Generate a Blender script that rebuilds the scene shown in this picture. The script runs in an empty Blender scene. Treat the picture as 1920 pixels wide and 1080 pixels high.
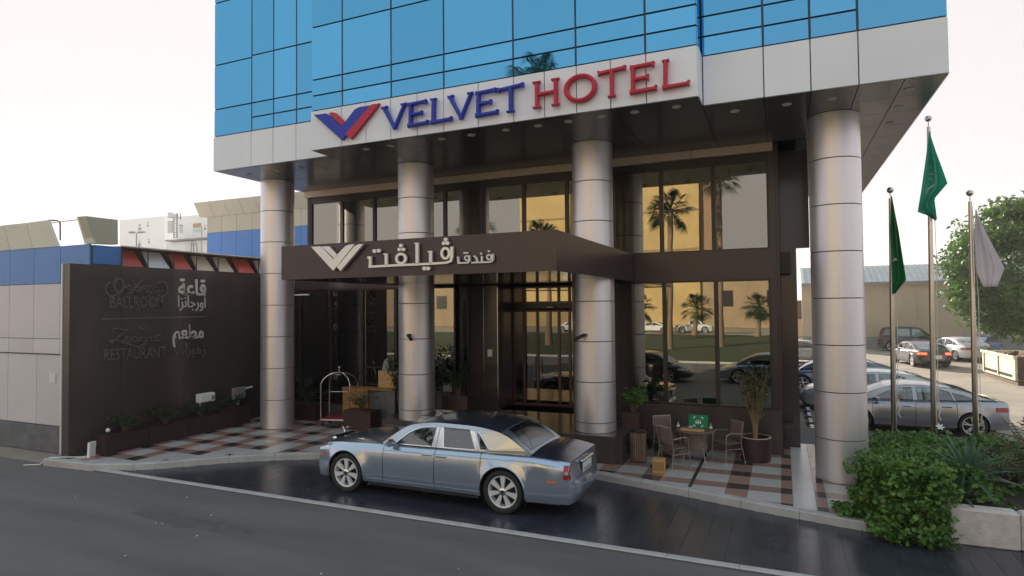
import bpy, bmesh, math, random
from math import sin, cos, pi, radians, sqrt, hypot, atan2
import numpy as np
from mathutils import Vector, Matrix
random.seed(7); rng = np.random.default_rng(7)
S = bpy.context.scene
COL = S.collection
# ------------------------------------------------------------------ camera
CF, CYAW, CPIT, CROL = 1152.67, 0.41387594, 0.0283904, -0.00999905
CPOS = np.array([0, 0, 3.7])
_f = np.array([-sin(CYAW)*cos(CPIT), cos(CYAW)*cos(CPIT), sin(CPIT)])
_r = np.array([cos(CYAW), sin(CYAW), 0.]); _u = np.cross(_r, _f)
_r = _r*cos(CROL)+_u*sin(CROL); _u = np.cross(_r, _f)
cam = bpy.data.cameras.new('camera'); cam.lens = 36*CF/1920; cam.sensor_width = 36; cam.clip_end = 2000
co = bpy.data.objects.new('camera', cam); COL.objects.link(co); S.camera = co
co.matrix_world = Matrix(((_r[0], _u[0], -_f[0], 0), (_r[1], _u[1], -_f[1], 0), (_r[2], _u[2], -_f[2], 3.7), (0, 0, 0, 1)))
def at(px, py, X=None, Y=None, Z=None):
    """survey helper: the real-world point a photograph pixel shows on a known plane"""
    d = _f+_r*(px-960)/CF-_u*(py-540)/CF
    if X is not None: t = (X-CPOS[0])/d[0]
    elif Y is not None: t = (Y-CPOS[1])/d[1]
    else: t = (Z-CPOS[2])/d[2]
    return Vector(CPOS+d*t)
# ------------------------------------------------------------------ sky, sun, exposure
SUN_EL, SUN_AZ = radians(21), radians(-32)      # azimuth from +Y, negative = towards -X (behind the hotel, to the left)
W = bpy.data.worlds.new('World'); S.world = W; W.use_nodes = True
nt = W.node_tree; nt.nodes.clear()
sky = nt.nodes.new('ShaderNodeTexSky'); sky.sky_type = 'NISHITA'; sky.sun_disc = False
sky.sun_elevation = SUN_EL; sky.sun_rotation = SUN_AZ; sky.dust_density = 2.2; sky.air_density = 1.0; sky.ozone_density = 1.5
bg = nt.nodes.new('ShaderNodeBackground'); bg.inputs[1].default_value = 0.12
wo = nt.nodes.new('ShaderNodeOutputWorld')
hz = nt.nodes.new('ShaderNodeMix'); hz.data_type = 'RGBA'; hz.inputs['Factor'].default_value = .4; hz.inputs[7].default_value = (3.1, 3.45, 4.1, 1)   # thin even haze over the whole sky
nt.links.new(sky.outputs[0], hz.inputs[6]); cp = nt.nodes.new('ShaderNodeMix'); cp.data_type = 'RGBA'; cp.blend_type = 'DARKEN'; cp.inputs['Factor'].default_value = 1; cp.inputs[7].default_value = (2.40, 2.26, 2.32, 1)   # milky veil: no part of the sky outshines it
nt.links.new(hz.outputs[2], cp.inputs[6]); nt.links.new(cp.outputs[2], bg.inputs[0]); nt.links.new(bg.outputs[0], wo.inputs[0])
sl = bpy.data.lights.new('sun', 'SUN'); sl.energy = 3.6; sl.angle = radians(0.6); sl.color = (1, .92, .80)
so = bpy.data.objects.new('sun', sl); COL.objects.link(so)
sd = Vector((sin(SUN_AZ)*cos(SUN_EL), cos(SUN_AZ)*cos(SUN_EL), sin(SUN_EL)))
so.rotation_euler = sd.to_track_quat('Z', 'Y').to_euler(); so.location = sd*60
S.view_settings.view_transform = 'Standard'; S.view_settings.look = 'None'
S.view_settings.exposure = 1.65; S.view_settings.gamma = 1; S.view_settings.use_curve_mapping = False
S.cycles.max_bounces = 8; S.cycles.glossy_bounces = 5; S.cycles.transparent_max_bounces = 12
# ------------------------------------------------------------------ materials
def mat(name, col, rough=.6, metal=0., var=0., scale=4., bump=0., bscale=None, spec=.5, coat=0., col2=None, stretch=None, anis=0., rvar=0., bdist=.01):
    m = bpy.data.materials.new(name); m.use_nodes = True
    n = m.node_tree.nodes; l = m.node_tree.links; b = n['Principled BSDF']
    b.inputs['Base Color'].default_value = (*col, 1); b.inputs['Roughness'].default_value = rough
    b.inputs['Metallic'].default_value = metal; b.inputs['Specular IOR Level'].default_value = spec
    if coat: b.inputs['Coat Weight'].default_value = coat; b.inputs['Coat Roughness'].default_value = .04
    if anis: b.inputs['Anisotropic'].default_value = anis
    if var or bump or col2 or rvar:
        tc = n.new('ShaderNodeTexCoord'); src = tc.outputs['Object']
        if stretch:
            mp = n.new('ShaderNodeMapping'); mp.inputs['Scale'].default_value = stretch
            l.new(src, mp.inputs[0]); src = mp.outputs[0]
        no = n.new('ShaderNodeTexNoise'); no.inputs['Scale'].default_value = scale; no.inputs['Detail'].default_value = 7
        no.inputs['Roughness'].default_value = .6
        l.new(src, no.inputs['Vector'])
        if var or col2:
            rp = n.new('ShaderNodeValToRGB'); l.new(no.outputs['Fac'], rp.inputs[0])
            rp.color_ramp.elements[0].position = .32; rp.color_ramp.elements[1].position = .68
            a = [c*(1-var) for c in col]; c2 = col2 or [min(1, c*(1+var)) for c in col]
            rp.color_ramp.elements[0].color = (*a, 1); rp.color_ramp.elements[1].color = (*c2, 1)
            l.new(rp.outputs[0], b.inputs['Base Color'])
        if rvar:
            mr = n.new('ShaderNodeMapRange'); l.new(no.outputs['Fac'], mr.inputs[0])
            mr.inputs[3].default_value = max(0.02, rough-rvar); mr.inputs[4].default_value = rough+rvar
            l.new(mr.outputs[0], b.inputs['Roughness'])
        if bump:
            n2 = n.new('ShaderNodeTexNoise'); n2.inputs['Scale'].default_value = bscale or scale*6; n2.inputs['Detail'].default_value = 4
            l.new(src, n2.inputs['Vector'])
            bp = n.new('ShaderNodeBump'); bp.inputs['Strength'].default_value = bump; bp.inputs['Distance'].default_value = bdist
            l.new(n2.outputs['Fac'], bp.inputs['Height']); l.new(bp.outputs[0], b.inputs['Normal'])
    return m
def perobj(m, amt=.12):
    """each piece its own slight tone"""
    n = m.node_tree.nodes; l = m.node_tree.links; b = n['Principled BSDF']
    oi = n.new('ShaderNodeObjectInfo'); mr = n.new('ShaderNodeMapRange'); mr.inputs[3].default_value = 1-amt; mr.inputs[4].default_value = 1+amt
    l.new(oi.outputs['Random'], mr.inputs[0])
    hs = n.new('ShaderNodeHueSaturation'); l.new(mr.outputs[0], hs.inputs['Value'])
    if b.inputs['Base Color'].links: l.new(b.inputs['Base Color'].links[0].from_socket, hs.inputs['Color'])
    else: hs.inputs['Color'].default_value = b.inputs['Base Color'].default_value
    l.new(hs.outputs[0], b.inputs['Base Color']); return m
def glassmat(name, refl, tint, fac=.5, rough=.01, dark=None, wave=0.):
    m = bpy.data.materials.new(name); m.use_nodes = True; n = m.node_tree.nodes; l = m.node_tree.links; n.clear()
    o = n.new('ShaderNodeOutputMaterial'); g = n.new('ShaderNodeBsdfGlossy'); g.inputs[0].default_value = (*refl, 1); g.inputs['Roughness'].default_value = rough
    t = n.new('ShaderNodeBsdfTransparent') if dark is None else n.new('ShaderNodeBsdfDiffuse')
    t.inputs[0].default_value = (*(tint if dark is None else dark), 1)
    mx = n.new('ShaderNodeMixShader'); lw = n.new('ShaderNodeLayerWeight'); lw.inputs[0].default_value = .25
    mr = n.new('ShaderNodeMapRange'); mr.inputs[3].default_value = fac; mr.inputs[4].default_value = 1
    l.new(lw.outputs['Fresnel'], mr.inputs[0]); l.new(mr.outputs[0], mx.inputs[0])
    l.new(t.outputs[0], mx.inputs[1]); l.new(g.outputs[0], mx.inputs[2]); l.new(mx.outputs[0], o.inputs[0])
    if wave:
        tc = n.new('ShaderNodeTexCoord'); no = n.new('ShaderNodeTexNoise'); no.inputs['Scale'].default_value = .9; no.inputs['Detail'].default_value = 1
        bp = n.new('ShaderNodeBump'); bp.inputs['Strength'].default_value = wave; bp.inputs['Distance'].default_value = .02
        l.new(tc.outputs['Object'], no.inputs['Vector']); l.new(no.outputs['Fac'], bp.inputs['Height']); l.new(bp.outputs[0], g.inputs['Normal'])
    return m
def leafmat(name, c1, c2, sc=3.):
    m = mat(name, c1, .45, col2=c2, scale=sc, spec=.35); n = m.node_tree.nodes; l = m.node_tree.links; b = n['Principled BSDF']
    tr = n.new('ShaderNodeBsdfTranslucent'); mx = n.new('ShaderNodeMixShader'); mx.inputs[0].default_value = .3
    l.new(b.inputs['Base Color'].links[0].from_socket, tr.inputs[0])
    o = n['Material Output']; l.new(b.outputs[0], mx.inputs[1]); l.new(tr.outputs[0], mx.inputs[2]); l.new(mx.outputs[0], o.inputs[0]); return m
M = dict(
 road=mat('asphalt', (.132, .120, .115), .8, var=.22, scale=.9, stretch=(.22, 1.3, 1), bump=.5, bscale=160, rvar=.1),
 lot=mat('dusty_concrete', (.25, .21, .165), .85, var=.25, scale=.5, bump=.3, bscale=60),
 ground=mat('dusty_ground', (.27, .235, .19), .9, var=.2, scale=.1),
 sand=mat('sunlit_sand', (.36, .31, .24), .9, var=.2, scale=.4),
 grass=mat('median_grass', (.045, .06, .022), .9, var=.35, scale=2, bump=.6, bscale=50),
 dtile=perobj(mat('dark_slate_tile', (.034, .036, .048), .24, var=.3, scale=3, rvar=.1, bump=.08, bscale=60), .13),
 grout=mat('grout', (.11, .11, .115), .8),
 tl=perobj(mat('light_granite_tile', (.50, .48, .475), .3, var=.1, scale=60, rvar=.08), .08),
 tr=perobj(mat('red_granite_tile', (.34, .195, .165), .3, var=.14, scale=60, rvar=.08), .12),
 td=perobj(mat('dark_granite_tile', (.05, .042, .042), .25, var=.2, scale=60, rvar=.08), .2),
 kerb=mat('kerb_concrete', (.44, .42, .41), .7, var=.14, scale=2.5, bump=.3, bscale=80),
 granite=mat('brown_granite', (.062, .047, .042), .16, var=.22, scale=90, rvar=.05),
 granite2=mat('plinth_granite', (.075, .058, .05), .22, var=.25, scale=70, rvar=.06),
 brown=mat('brown_cladding', (.05, .031, .033), .3, var=.06, scale=2, rvar=.05),
 brownp=perobj(mat('brown_cladding_panel', (.05, .031, .033), .28, var=.06, scale=2, rvar=.05), .08),
 soffit=perobj(mat('soffit_panel', (.10, .09, .092), .25, metal=.35, var=.06, scale=1.5, rvar=.06), .1),
 beige=mat('beige_trim', (.58, .47, .36), .5, var=.05),
 fascia=perobj(mat('white_composite', (.80, .81, .86), .34, var=.03, scale=1., rvar=.05), .025),
 fasciac=mat('joint_black', (.02, .02, .022), .6),
 steel=mat('brushed_column', (.74, .71, .73), .38, metal=.78, var=.05, scale=6, stretch=(1, 1, 30), rvar=.05),
 chrome=mat('chrome', (.75, .75, .76), .08, metal=1),
 polish=mat('pole_steel', (.62, .58, .53), .2, metal=1, var=.05, scale=3),
 bglass=glassmat('blue_curtain_glass', (.13, .42, .70), None, .88, .015, dark=(.01, .07, .14), wave=.06),
 wglassd=glassmat('smoked_glass', (.8, .76, .72), (.12, .10, .09), .16, .01, wave=.05), mull=mat('blue_mullion', (.02, .035, .07), .4),
 wglass=glassmat('bronze_window_glass', (.78, .75, .64), (.20, .17, .14), .36, .008, wave=.05),
 dframe=mat('dark_frame', (.022, .016, .015), .35),
 interior=mat('dark_interior', (.05, .038, .03), .7),
 wood=mat('warm_wood', (.33, .17, .065), .35, var=.25, scale=3, stretch=(1, 1, 8)),
 woodl=mat('light_wood', (.50, .31, .13), .4, var=.12, scale=3, stretch=(1, 1, 8)),
 pot=mat('brown_planter', (.042, .020, .020), .45, var=.1, scale=4),
 soil=mat('soil', (.05, .035, .025), .95, var=.3, scale=12),
 red=mat('sign_red', (.52, .03, .06), .42, spec=.3), blue=mat('sign_blue', (.028, .045, .40), .42, spec=.3),
 silver=mat('sign_silver', (.76, .72, .69), .32, metal=.4), silverw=mat('sign_silver_white', (.72, .68, .64), .4, metal=.1),
 dmetal=mat('dark_letter_metal', (.22, .195, .185), .3, metal=.6),
 rubber=mat('tyre_rubber', (.018, .018, .018), .75), black=mat('black_plastic', (.015, .015, .016), .45),
 cyan=mat('pale_pane', (.5, .7, .7), .3),
 rim=mat('alloy_rim', (.80, .79, .80), .3, metal=.35),
 cglass=glassmat('car_glass', (.8, .85, .9), (.68, .72, .72), .16, .01),
 cglassd=glassmat('car_glass_dark', (.75, .8, .85), None, .35, .01, dark=(.012, .014, .016)),
 tan=mat('tan_leather', (.45, .27, .12), .5), headl=mat('lamp_clear', (.55, .55, .57), .1, metal=.4),
 lampr=mat('lamp_red', (.35, .01, .015), .12, coat=.5), lampo=mat('lamp_orange', (.75, .16, .03), .2, coat=.5),
 plate=mat('number_plate', (.7, .7, .7), .4),
 bpanel=perobj(mat('blue_cladding', (.075, .21, .52), .38, var=.04, scale=1), .05),
 gpanel=perobj(mat('grey_cladding', (.62, .57, .585), .4, var=.04, scale=1), .04),
 cpanel=perobj(mat('cream_cladding', (.50, .45, .34), .45, var=.05, scale=1), .04),
 rpanel=mat('red_cladding', (.48, .07, .05), .45, var=.06), wpanel=mat('white_cladding', (.6, .6, .62), .45),
 plinth=mat('grey_plinth', (.13, .13, .14), .7, var=.25, scale=3, bump=.3),
 white=mat('white_paint', (.78, .77, .75), .55, var=.04), plaster=mat('pale_plaster', (.74, .70, .66), .8, var=.05),
 wall=mat('beige_render', (.56, .43, .30), .8, var=.1, scale=.6), walld=mat('dado_grey', (.28, .27, .26), .8, var=.1),
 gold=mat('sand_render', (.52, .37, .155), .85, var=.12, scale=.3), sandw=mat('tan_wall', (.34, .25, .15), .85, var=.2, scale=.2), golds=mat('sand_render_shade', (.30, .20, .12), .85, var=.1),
 roofm=mat('corrugated_roof', (.42, .43, .42), .5, var=.12, scale=1.2),
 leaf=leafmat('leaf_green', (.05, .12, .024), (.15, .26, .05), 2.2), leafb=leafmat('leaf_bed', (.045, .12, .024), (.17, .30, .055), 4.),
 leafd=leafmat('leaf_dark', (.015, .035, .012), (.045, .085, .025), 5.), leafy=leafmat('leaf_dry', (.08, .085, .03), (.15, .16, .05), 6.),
 leafp=leafmat('palm_leaf', (.02, .045, .015), (.05, .09, .03), 3.),
 agave=leafmat('agave_leaf', (.06, .12, .075), (.11, .19, .12), 6.), cycad=leafmat('cycad_leaf', (.08, .085, .04), (.15, .14, .07), 6.),
 bark=mat('bark', (.13, .09, .06), .9, var=.3, scale=14, bump=.6), twig=mat('tan_twig', (.30, .20, .12), .8, var=.3, scale=20), barkp=mat('palm_bark', (.24, .17, .11), .9, var=.3, scale=10, bump=.7),
 pink=mat('rough_pink_stone', (.56, .50, .475), .75, var=.16, scale=6, bump=.7, bscale=50, bdist=.02),
 flagg=leafmat('green_flag', (.13, .58, .45), (.15, .62, .48)), flagg2=leafmat('dark_green_flag', (.05, .30, .14), (.06, .36, .17)), flagw=leafmat('white_flag', (.8, .77, .8), (.85, .82, .85)),
 greenbox=mat('green_box', (.0, .22, .09), .4), rattan=mat('rattan', (.17, .12, .10), .7, var=.25, scale=60, bump=.4),
 alu=mat('aluminium_tube', (.42, .38, .35), .3, metal=.9), carpet=mat('red_carpet', (.25, .01, .02), .9, var=.2, scale=30),
 skip=mat('cream_skip_paint', (.74, .67, .48), .55, var=.2, scale=3), rust=mat('rusty_brown', (.12, .07, .045), .8, var=.3, scale=4),
 bottle=glassmat('bottle_plastic', (.9, .9, .95), (.8, .82, .85), .15, .02), wmark=mat('white_mark', (.8, .8, .8), .5),
 lightd=mat('downlight_glass', (.62, .60, .56), .3), hazeb=mat('distant_white', (.95, .93, .92), .8),
)
for k_ in ('flagg', 'flagg2', 'flagw'): [setattr(n_.inputs[0], 'default_value', .6) for n_ in M[k_].node_tree.nodes if n_.type == 'MIX_SHADER']
_m = M['bglass']; _n = _m.node_tree.nodes; _g = [q for q in _n if q.type == 'BSDF_GLOSSY'][0]; _oi = _n.new('ShaderNodeObjectInfo'); _mr = _n.new('ShaderNodeMapRange'); _mr.inputs[3].default_value = .9; _mr.inputs[4].default_value = 1.08
_hs = _n.new('ShaderNodeHueSaturation'); _hs.inputs['Color'].default_value = _g.inputs[0].default_value; _l = _m.node_tree.links; _l.new(_oi.outputs['Random'], _mr.inputs[0]); _l.new(_mr.outputs[0], _hs.inputs['Value']); _l.new(_hs.outputs[0], _g.inputs[0])   # coating batches differ a little
# ------------------------------------------------------------------ mesh helpers
class MB:
    def __init__(s): s.v = []; s.f = []; s.mi = []; s.sm = []
    def add(s, vs, fs, mi=0, smooth=False):
        o = len(s.v); s.v += [tuple(v) for v in vs]; s.f += [tuple(i+o for i in f) for f in fs]; s.mi += [mi]*len(fs); s.sm += [smooth]*len(fs); return s
    def box(s, x0, x1, y0, y1, z0, z1, mi=0, bev=0., M_=None):
        if bev:
            b = bev; P = []
            for z, i in ((z0, b), (z0+b, 0), (z1-b, 0), (z1, b)):
                for (cx, cy, ax, ay) in ((x0, y0, 1, 1), (x1, y0, -1, 1), (x1, y1, -1, -1), (x0, y1, 1, -1)):
                    pts = [(cx+ax*i, cy+ay*(b if not i else b+i)), (cx+ax*(b if not i else b+i), cy+ay*i)]
                    if ax*ay < 0: pts.reverse()
                    P += [(p[0], p[1], z) for p in pts]
            F = [tuple(range(7, -1, -1)), tuple(range(24, 32))]
            for k in range(3):
                for j in range(8): F.append((k*8+j, k*8+(j+1) % 8, (k+1)*8+(j+1) % 8, (k+1)*8+j))
        else:
            P = [(x0, y0, z0), (x1, y0, z0), (x1, y1, z0), (x0, y1, z0), (x0, y0, z1), (x1, y0, z1), (x1, y1, z1), (x0, y1, z1)]
            F = [(3, 2, 1, 0), (4, 5, 6, 7), (0, 1, 5, 4), (1, 2, 6, 5), (2, 3, 7, 6), (3, 0, 4, 7)]
        if M_ is not None: P = [tuple(M_ @ Vector(p)) for p in P]
        return s.add(P, F, mi)
    def tube(s, pts, r, n=8, mi=0, caps=True, smooth=True):
        pts = [Vector(p) for p in pts]; m = len(pts); rr = r if isinstance(r, (list, tuple)) else [r]*m
        P = []; up = None
        for i, p in enumerate(pts):
            t = (pts[min(i+1, m-1)]-pts[max(i-1, 0)]).normalized()
            if up is None:
                up = Vector((0, 0, 1)) if abs(t.z) < .9 else Vector((1, 0, 0))
            a = t.cross(up); a = a.normalized() if a.length > 1e-6 else t.orthogonal().normalized(); up = a.cross(t).normalized()
            for j in range(n):
                th = 2*pi*j/n; P.append(p+(a*cos(th)+up*sin(th))*rr[i])
        F = []
        for i in range(m-1):
            for j in range(n): F.append((i*n+j, i*n+(j+1) % n, (i+1)*n+(j+1) % n, (i+1)*n+j))
        s.add(P, F, mi, smooth)
        if caps: s.add(P[:n], [tuple(range(n-1, -1, -1))], mi); s.add(P[-n:], [tuple(range(n))], mi)
        return s
    def lathe(s, prof, n=32, c=(0, 0, 0), mi=0, smooth=True, axis='z', caps=False):
        P = []; F = []
        for r, z in prof:
            for j in range(n):
                a = 2*pi*j/n
                if axis == 'z': P.append((c[0]+r*cos(a), c[1]+r*sin(a), c[2]+z))
                else: P.append((c[0]+r*cos(a), c[1]+z, c[2]+r*sin(a)))
        for i in range(len(prof)-1):
            for j in range(n):
                q = (i*n+j, i*n+(j+1) % n, (i+1)*n+(j+1) % n, (i+1)*n+j); F.append(q if axis == 'z' else q[::-1])
        if caps: F.append(tuple(range(n-1, -1, -1))); F.append(tuple((len(prof)-1)*n+j for j in range(n)))
        return s.add(P, F, mi, smooth)
    def grid(s, rows, mi=0, smooth=True, flip=False):
        m = len(rows); n = len(rows[0]); P = [p for r in rows for p in r]; F = []
        for i in range(m-1):
            for j in range(n-1):
                q = (i*n+j, i*n+j+1, (i+1)*n+j+1, (i+1)*n+j); F.append(q[::-1] if flip else q)
        return s.add(P, F, mi, smooth)
    def prism(s, poly, fn, d0, d1, mi=0):
        """poly (u,v) list, fn(u,v,d)->xyz, extruded between depths d0 and d1"""
        n = len(poly); P = [fn(u, v, d0) for u, v in poly]+[fn(u, v, d1) for u, v in poly]
        F = [tuple(range(n)), tuple(range(2*n-1, n-1, -1))]+[(i, i+n, (i+1) % n+n, (i+1) % n) for i in range(n)]
        return s.add(P, F, mi)
    def sphere(s, c, r, n=12, mi=0):
        return s.lathe([(max(1e-4, r*sin(pi*k/n)), -r*cos(pi*k/n)) for k in range(n+1)], n*2, c, mi)
    def build(s, name, mats, parent=None, sharp=40, fix=True):
        me = bpy.data.meshes.new(name); me.from_pydata(s.v, [], s.f)
        if not isinstance(mats, (list, tuple)): mats = [mats]
        for m in mats: me.materials.append(m)
        me.polygons.foreach_set('material_index', s.mi); me.polygons.foreach_set('use_smooth', s.sm)
        if fix:
            bm = bmesh.new(); bm.from_mesh(me); bmesh.ops.remove_doubles(bm, verts=bm.verts, dist=1e-5)
            bmesh.ops.recalc_face_normals(bm, faces=bm.faces); bm.to_mesh(me); bm.free()
        if any(s.sm): me.set_sharp_from_angle(angle=radians(sharp))
        me.update(); o = bpy.data.objects.new(name, me); COL.objects.link(o)
        if parent is not None: o.parent = parent
        return o
def empty(name, label, cat, loc=(0, 0, 0), rz=0, group=None):
    o = bpy.data.objects.new(name, None); COL.objects.link(o); o.location = loc; o.rotation_euler = (0, 0, rz); o.empty_display_size = .2
    return tag(o, label, cat, group)
def tag(o, label=None, cat=None, group=None, kind=None):
    if label: o['label'] = label
    if cat: o['category'] = cat
    if group: o['group'] = group
    if kind: o['kind'] = kind
    return o
def link(me, name, parent, loc=(0, 0, 0), rot=(0, 0, 0), sc=None):
    o = bpy.data.objects.new(name, me); COL.objects.link(o); o.parent = parent; o.location = loc; o.rotation_euler = rot
    if sc: o.scale = sc
    return o
def copy_tree(o, parent=None):
    c = o.copy(); COL.objects.link(c)
    if parent: c.parent = parent
    for ch in [x for x in o.children]: copy_tree(ch, c)
    return c
def bx(name, m, parent, *a, bev=0.):
    return MB().box(*a, bev=bev).build(name, m, parent)
def struct(o): o['kind'] = 'structure'; return o
def ribbon(mb, pts, w, fn, d0, d1, mi=0, closed=False):
    """flat stroke of width w along (u,v) points, extruded"""
    p = [Vector(q) for q in pts]; n = len(p); L = []; R = []
    ws = w if isinstance(w, (list, tuple)) else [w]*n
    for i in range(n):
        if closed: a, b = p[i-1], p[(i+1) % n]; t1 = (p[i]-a).normalized(); t2 = (b-p[i]).normalized()
        else:
            t1 = (p[i]-p[i-1]).normalized() if i else (p[1]-p[0]).normalized(); t2 = (p[i+1]-p[i]).normalized() if i < n-1 else t1
        t = (t1+t2).normalized() if (t1+t2).length > 1e-6 else t1; nn = Vector((-t.y, t.x)); k = 1/max(.5, abs(nn.dot(Vector((-t1.y, t1.x)))))
        L.append(p[i]+nn*ws[i]/2*k); R.append(p[i]-nn*ws[i]/2*k)
    V_ = []; 
    for i in range(n): V_ += [fn(L[i].x, L[i].y, d0), fn(R[i].x, R[i].y, d0), fn(L[i].x, L[i].y, d1), fn(R[i].x, R[i].y, d1)]
    F = []
    for i in range(n if closed else n-1):
        a = 4*i; b = 4*((i+1) % n); F += [(a, a+1, b+1, b), (a+2, b+2, b+3, a+3), (a, b, b+2, a+2), (a+1, a+3, b+3, b+1)]
    if not closed: F += [(0, 2, 3, 1), (4*n-4, 4*n-3, 4*n-1, 4*n-2)]
    mb.add(V_, F, mi); return mb
def arc(cx, cy, rx, ry, a0, a1, n=16): return [(cx+rx*cos(radians(a0+(a1-a0)*i/n)), cy+ry*sin(radians(a0+(a1-a0)*i/n))) for i in range(n+1)]
def leaves(mb, centers, size, up=.5, mi=0, asp=.55, jitter=.35, fold=.25):
    C = np.asarray(centers, float); n = len(C)
    d = rng.normal(size=(n, 3)); d /= np.linalg.norm(d, axis=1)[:, None]
    nrm = rng.normal(size=(n, 3)); nrm[:, 2] = np.abs(nrm[:, 2])+up; nrm /= np.linalg.norm(nrm, axis=1)[:, None]
    d -= nrm*(d*nrm).sum(1)[:, None]; d /= np.linalg.norm(d, axis=1)[:, None]; e = np.cross(nrm, d)
    s = size*(1+jitter*rng.uniform(-1, 1, n))[:, None]
    P = np.stack([C-d*s*.5, C+e*s*asp*.5+nrm*s*fold*.3, C+d*s*.5, C-e*s*asp*.5+nrm*s*fold*.3], 1).reshape(-1, 3)
    mb.add(P.tolist(), [(4*i, 4*i+1, 4*i+2, 4*i+3) for i in range(n)], mi); return mb
def clump(c, r, n, k=1.):
    q = rng.normal(size=(n, 3)); q /= np.linalg.norm(q, axis=1)[:, None]
    return np.array(c)+q*np.array(r)*(rng.uniform(.35, 1, n)**k)[:, None]
# ------------------------------------------------------------------ setting: ground sheets
struct(MB().add([(-400, -300, -.02), (400, -300, -.02), (400, 500, -.02), (-400, 500, -.02)], [(0, 1, 2, 3)]).build('ground', M['ground']))
struct(MB().add([(-120, -8, 0), (120, -8, 0), (120, 9.14, 0), (-120, 9.14, 0)], [(0, 1, 2, 3)]).build('road', M['road']))
struct(MB().add([(-.2, 17, -.012), (60, 17, -.012), (60, 75, -.012), (-.2, 75, -.012)], [(0, 1, 2, 3)]).build('car_park', M['lot']))
# pavement with its plaid tiles
GP = [(-16.2, 9.0), (-14.62, 9.1), (-13.5, 9.58), (-13.1, 9.92), (-12.3, 10.72), (-11.3, 11.42), (-10.2, 11.98), (-8.6, 12.5), (-6.6, 12.78), (-5.2, 12.82), (-3.7, 12.68), (-1.75, 12.18), (-.3, 11.75), (1.0, 11.45), (1.4, 11.37), (9, 11.34)]
GX = [p[0] for p in GP]; GY = [p[1] for p in GP]
def gy(x): return float(np.interp(x, GX, GY))
fine = [GP[0][0]+(9+16.2)*i/90 for i in range(91)]
pav = MB()
for z, off in ((.14, .05),):
    for i in range(90):
        a, b = fine[i], fine[i+1]
        pav.add([(a, gy(a)+off, z), (b, gy(b)+off, z), (b, 19.5, z), (a, 19.5, z)], [(0, 1, 2, 3)])
        pav.add([(a, gy(a)+off, z), (b, gy(b)+off, z), (b, gy(b)+off, -.01), (a, gy(a)+off, -.01)], [(0, 1, 2, 3)])
pavement = struct(pav.build('pavement', M['grout']))
# kerb stones: individual stones along the arc
acc = 0; P0 = None; xs = np.linspace(-14.62, 1.38, 420); pts = [(x, gy(x)) for x in xs]; stones = [[pts[0]]]
for a, b in zip(pts, pts[1:]):
    acc += hypot(b[0]-a[0], b[1]-a[1]); stones[-1].append(b)
    if acc > .98: acc = 0; stones.append([b])
kerb = None
def kstone(seg, w=.17, z0=-.01, z1=.158, name='kerbstone', parent=None, m='kerb'):
    a, b = Vector(seg[0]), Vector(seg[-1]); t = (b-a).normalized(); n = Vector((-t.y, t.x)); k = max(2, len(seg)//8)
    sub = [Vector(seg[int(i*(len(seg)-1)/k)]) for i in range(k+1)]; sub[0] = a+t*.004; sub[-1] = b-t*.004
    mb = MB(); pr = [(0, z0), (0, z1-.02), (.02, z1), (w, z1), (w, z0)]
    rows = [[(p.x+n.x*o, p.y+n.y*o, z) for o, z in pr] for p in sub]; mb.grid(rows, smooth=False)
    for r in (rows[0], rows[-1]): mb.add(r, [(0, 1, 2, 3, 4)])
    return mb.build(name, M[m], parent)
for s_ in stones:
    if len(s_) > 3: kstone(s_, parent=pavement)
for a, b in (((-16.2, 9.0), (-15.4, 9.05)), ((-15.4, 9.05), (-14.62, 9.1))): kstone([a, b], parent=pavement)
# plaid: periodic bands in x and in y
def bands(lo, hi, start, seq):
    out = []; x = start; i = 0
    while x < hi:
        w, k = seq[i % len(seq)]
        if x+w > lo: out.append((max(x, lo), min(x+w, hi), k))
        x += w; i += 1
    return out
XB = bands(-15.6, -1.755, -1.755-.97*15-.0, [(.39, 'b'), (.58, 'l')])+[(-1.755, -1.69, 'k'), (-1.69, -1.06, 'l'), (-1.06, -.67, 'b'), (-.67, -.09, 'l'), (-.09, .1, 'b'), (.1, .48, 'w'), (.48, .66, 'b')]+bands(.66, 2.7, .66, [(.58, 'l'), (.39, 'b')])
YB = bands(9.0, 17.2, 12.59-.955*4, [(.36, 'b'), (.595, 'l')])
tiles = []
for x0, x1, kx in XB:
    for y0, y1, ky in YB:
        if y1 < min(gy(x0), gy(x1)): continue
        if y0 > 15.75 and x1 < -1 or (x0 > .1 and y0 > 17): continue
        if -9.75 < (x0+x1)/2 < -3.4 and y0 > 13.45: continue
        if x1 > 1.9 and y0 < 14: continue
        k = 'td' if kx == 'k' else ('tl' if kx == 'w' else ('td' if kx == 'b' and ky == 'b' else ('tr' if 'b' in (kx, ky) else 'tl')))
        if -14.9 < x0 < -10.5:                # the pale diagonal strip across the left pavement
            xc = (x0+x1)/2; yc = (y0+y1)/2; dd = (yc-10.0)-(xc+13.6)*.9
            if abs(dd) < .16 and k != 'td': k = 'tl'
        poly = [(x0+.003, y0+.003), (x1-.003, y0+.003), (x1-.003, y1-.003), (x0+.003, y1-.003)]
        m_ = (gy(x1)-gy(x0))/(x1-x0); c_ = gy(x0)+.15-m_*x0            # clip by the kerb
        out = []
        for i in range(4):
            a, b = poly[i], poly[(i+1) % 4]; fa = a[1]-m_*a[0]-c_; fb = b[1]-m_*b[0]-c_
            if fa >= 0: out.append(a)
            if fa*fb < 0: t = fa/(fa-fb); out.append((a[0]+(b[0]-a[0])*t, a[1]+(b[1]-a[1])*t))
        if len(out) < 3: continue
        tiles.append((hypot((x0+x1)/2, (y0+y1)/2), out, k))
tiles.sort(key=lambda t: t[0]); rest = MB()
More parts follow.
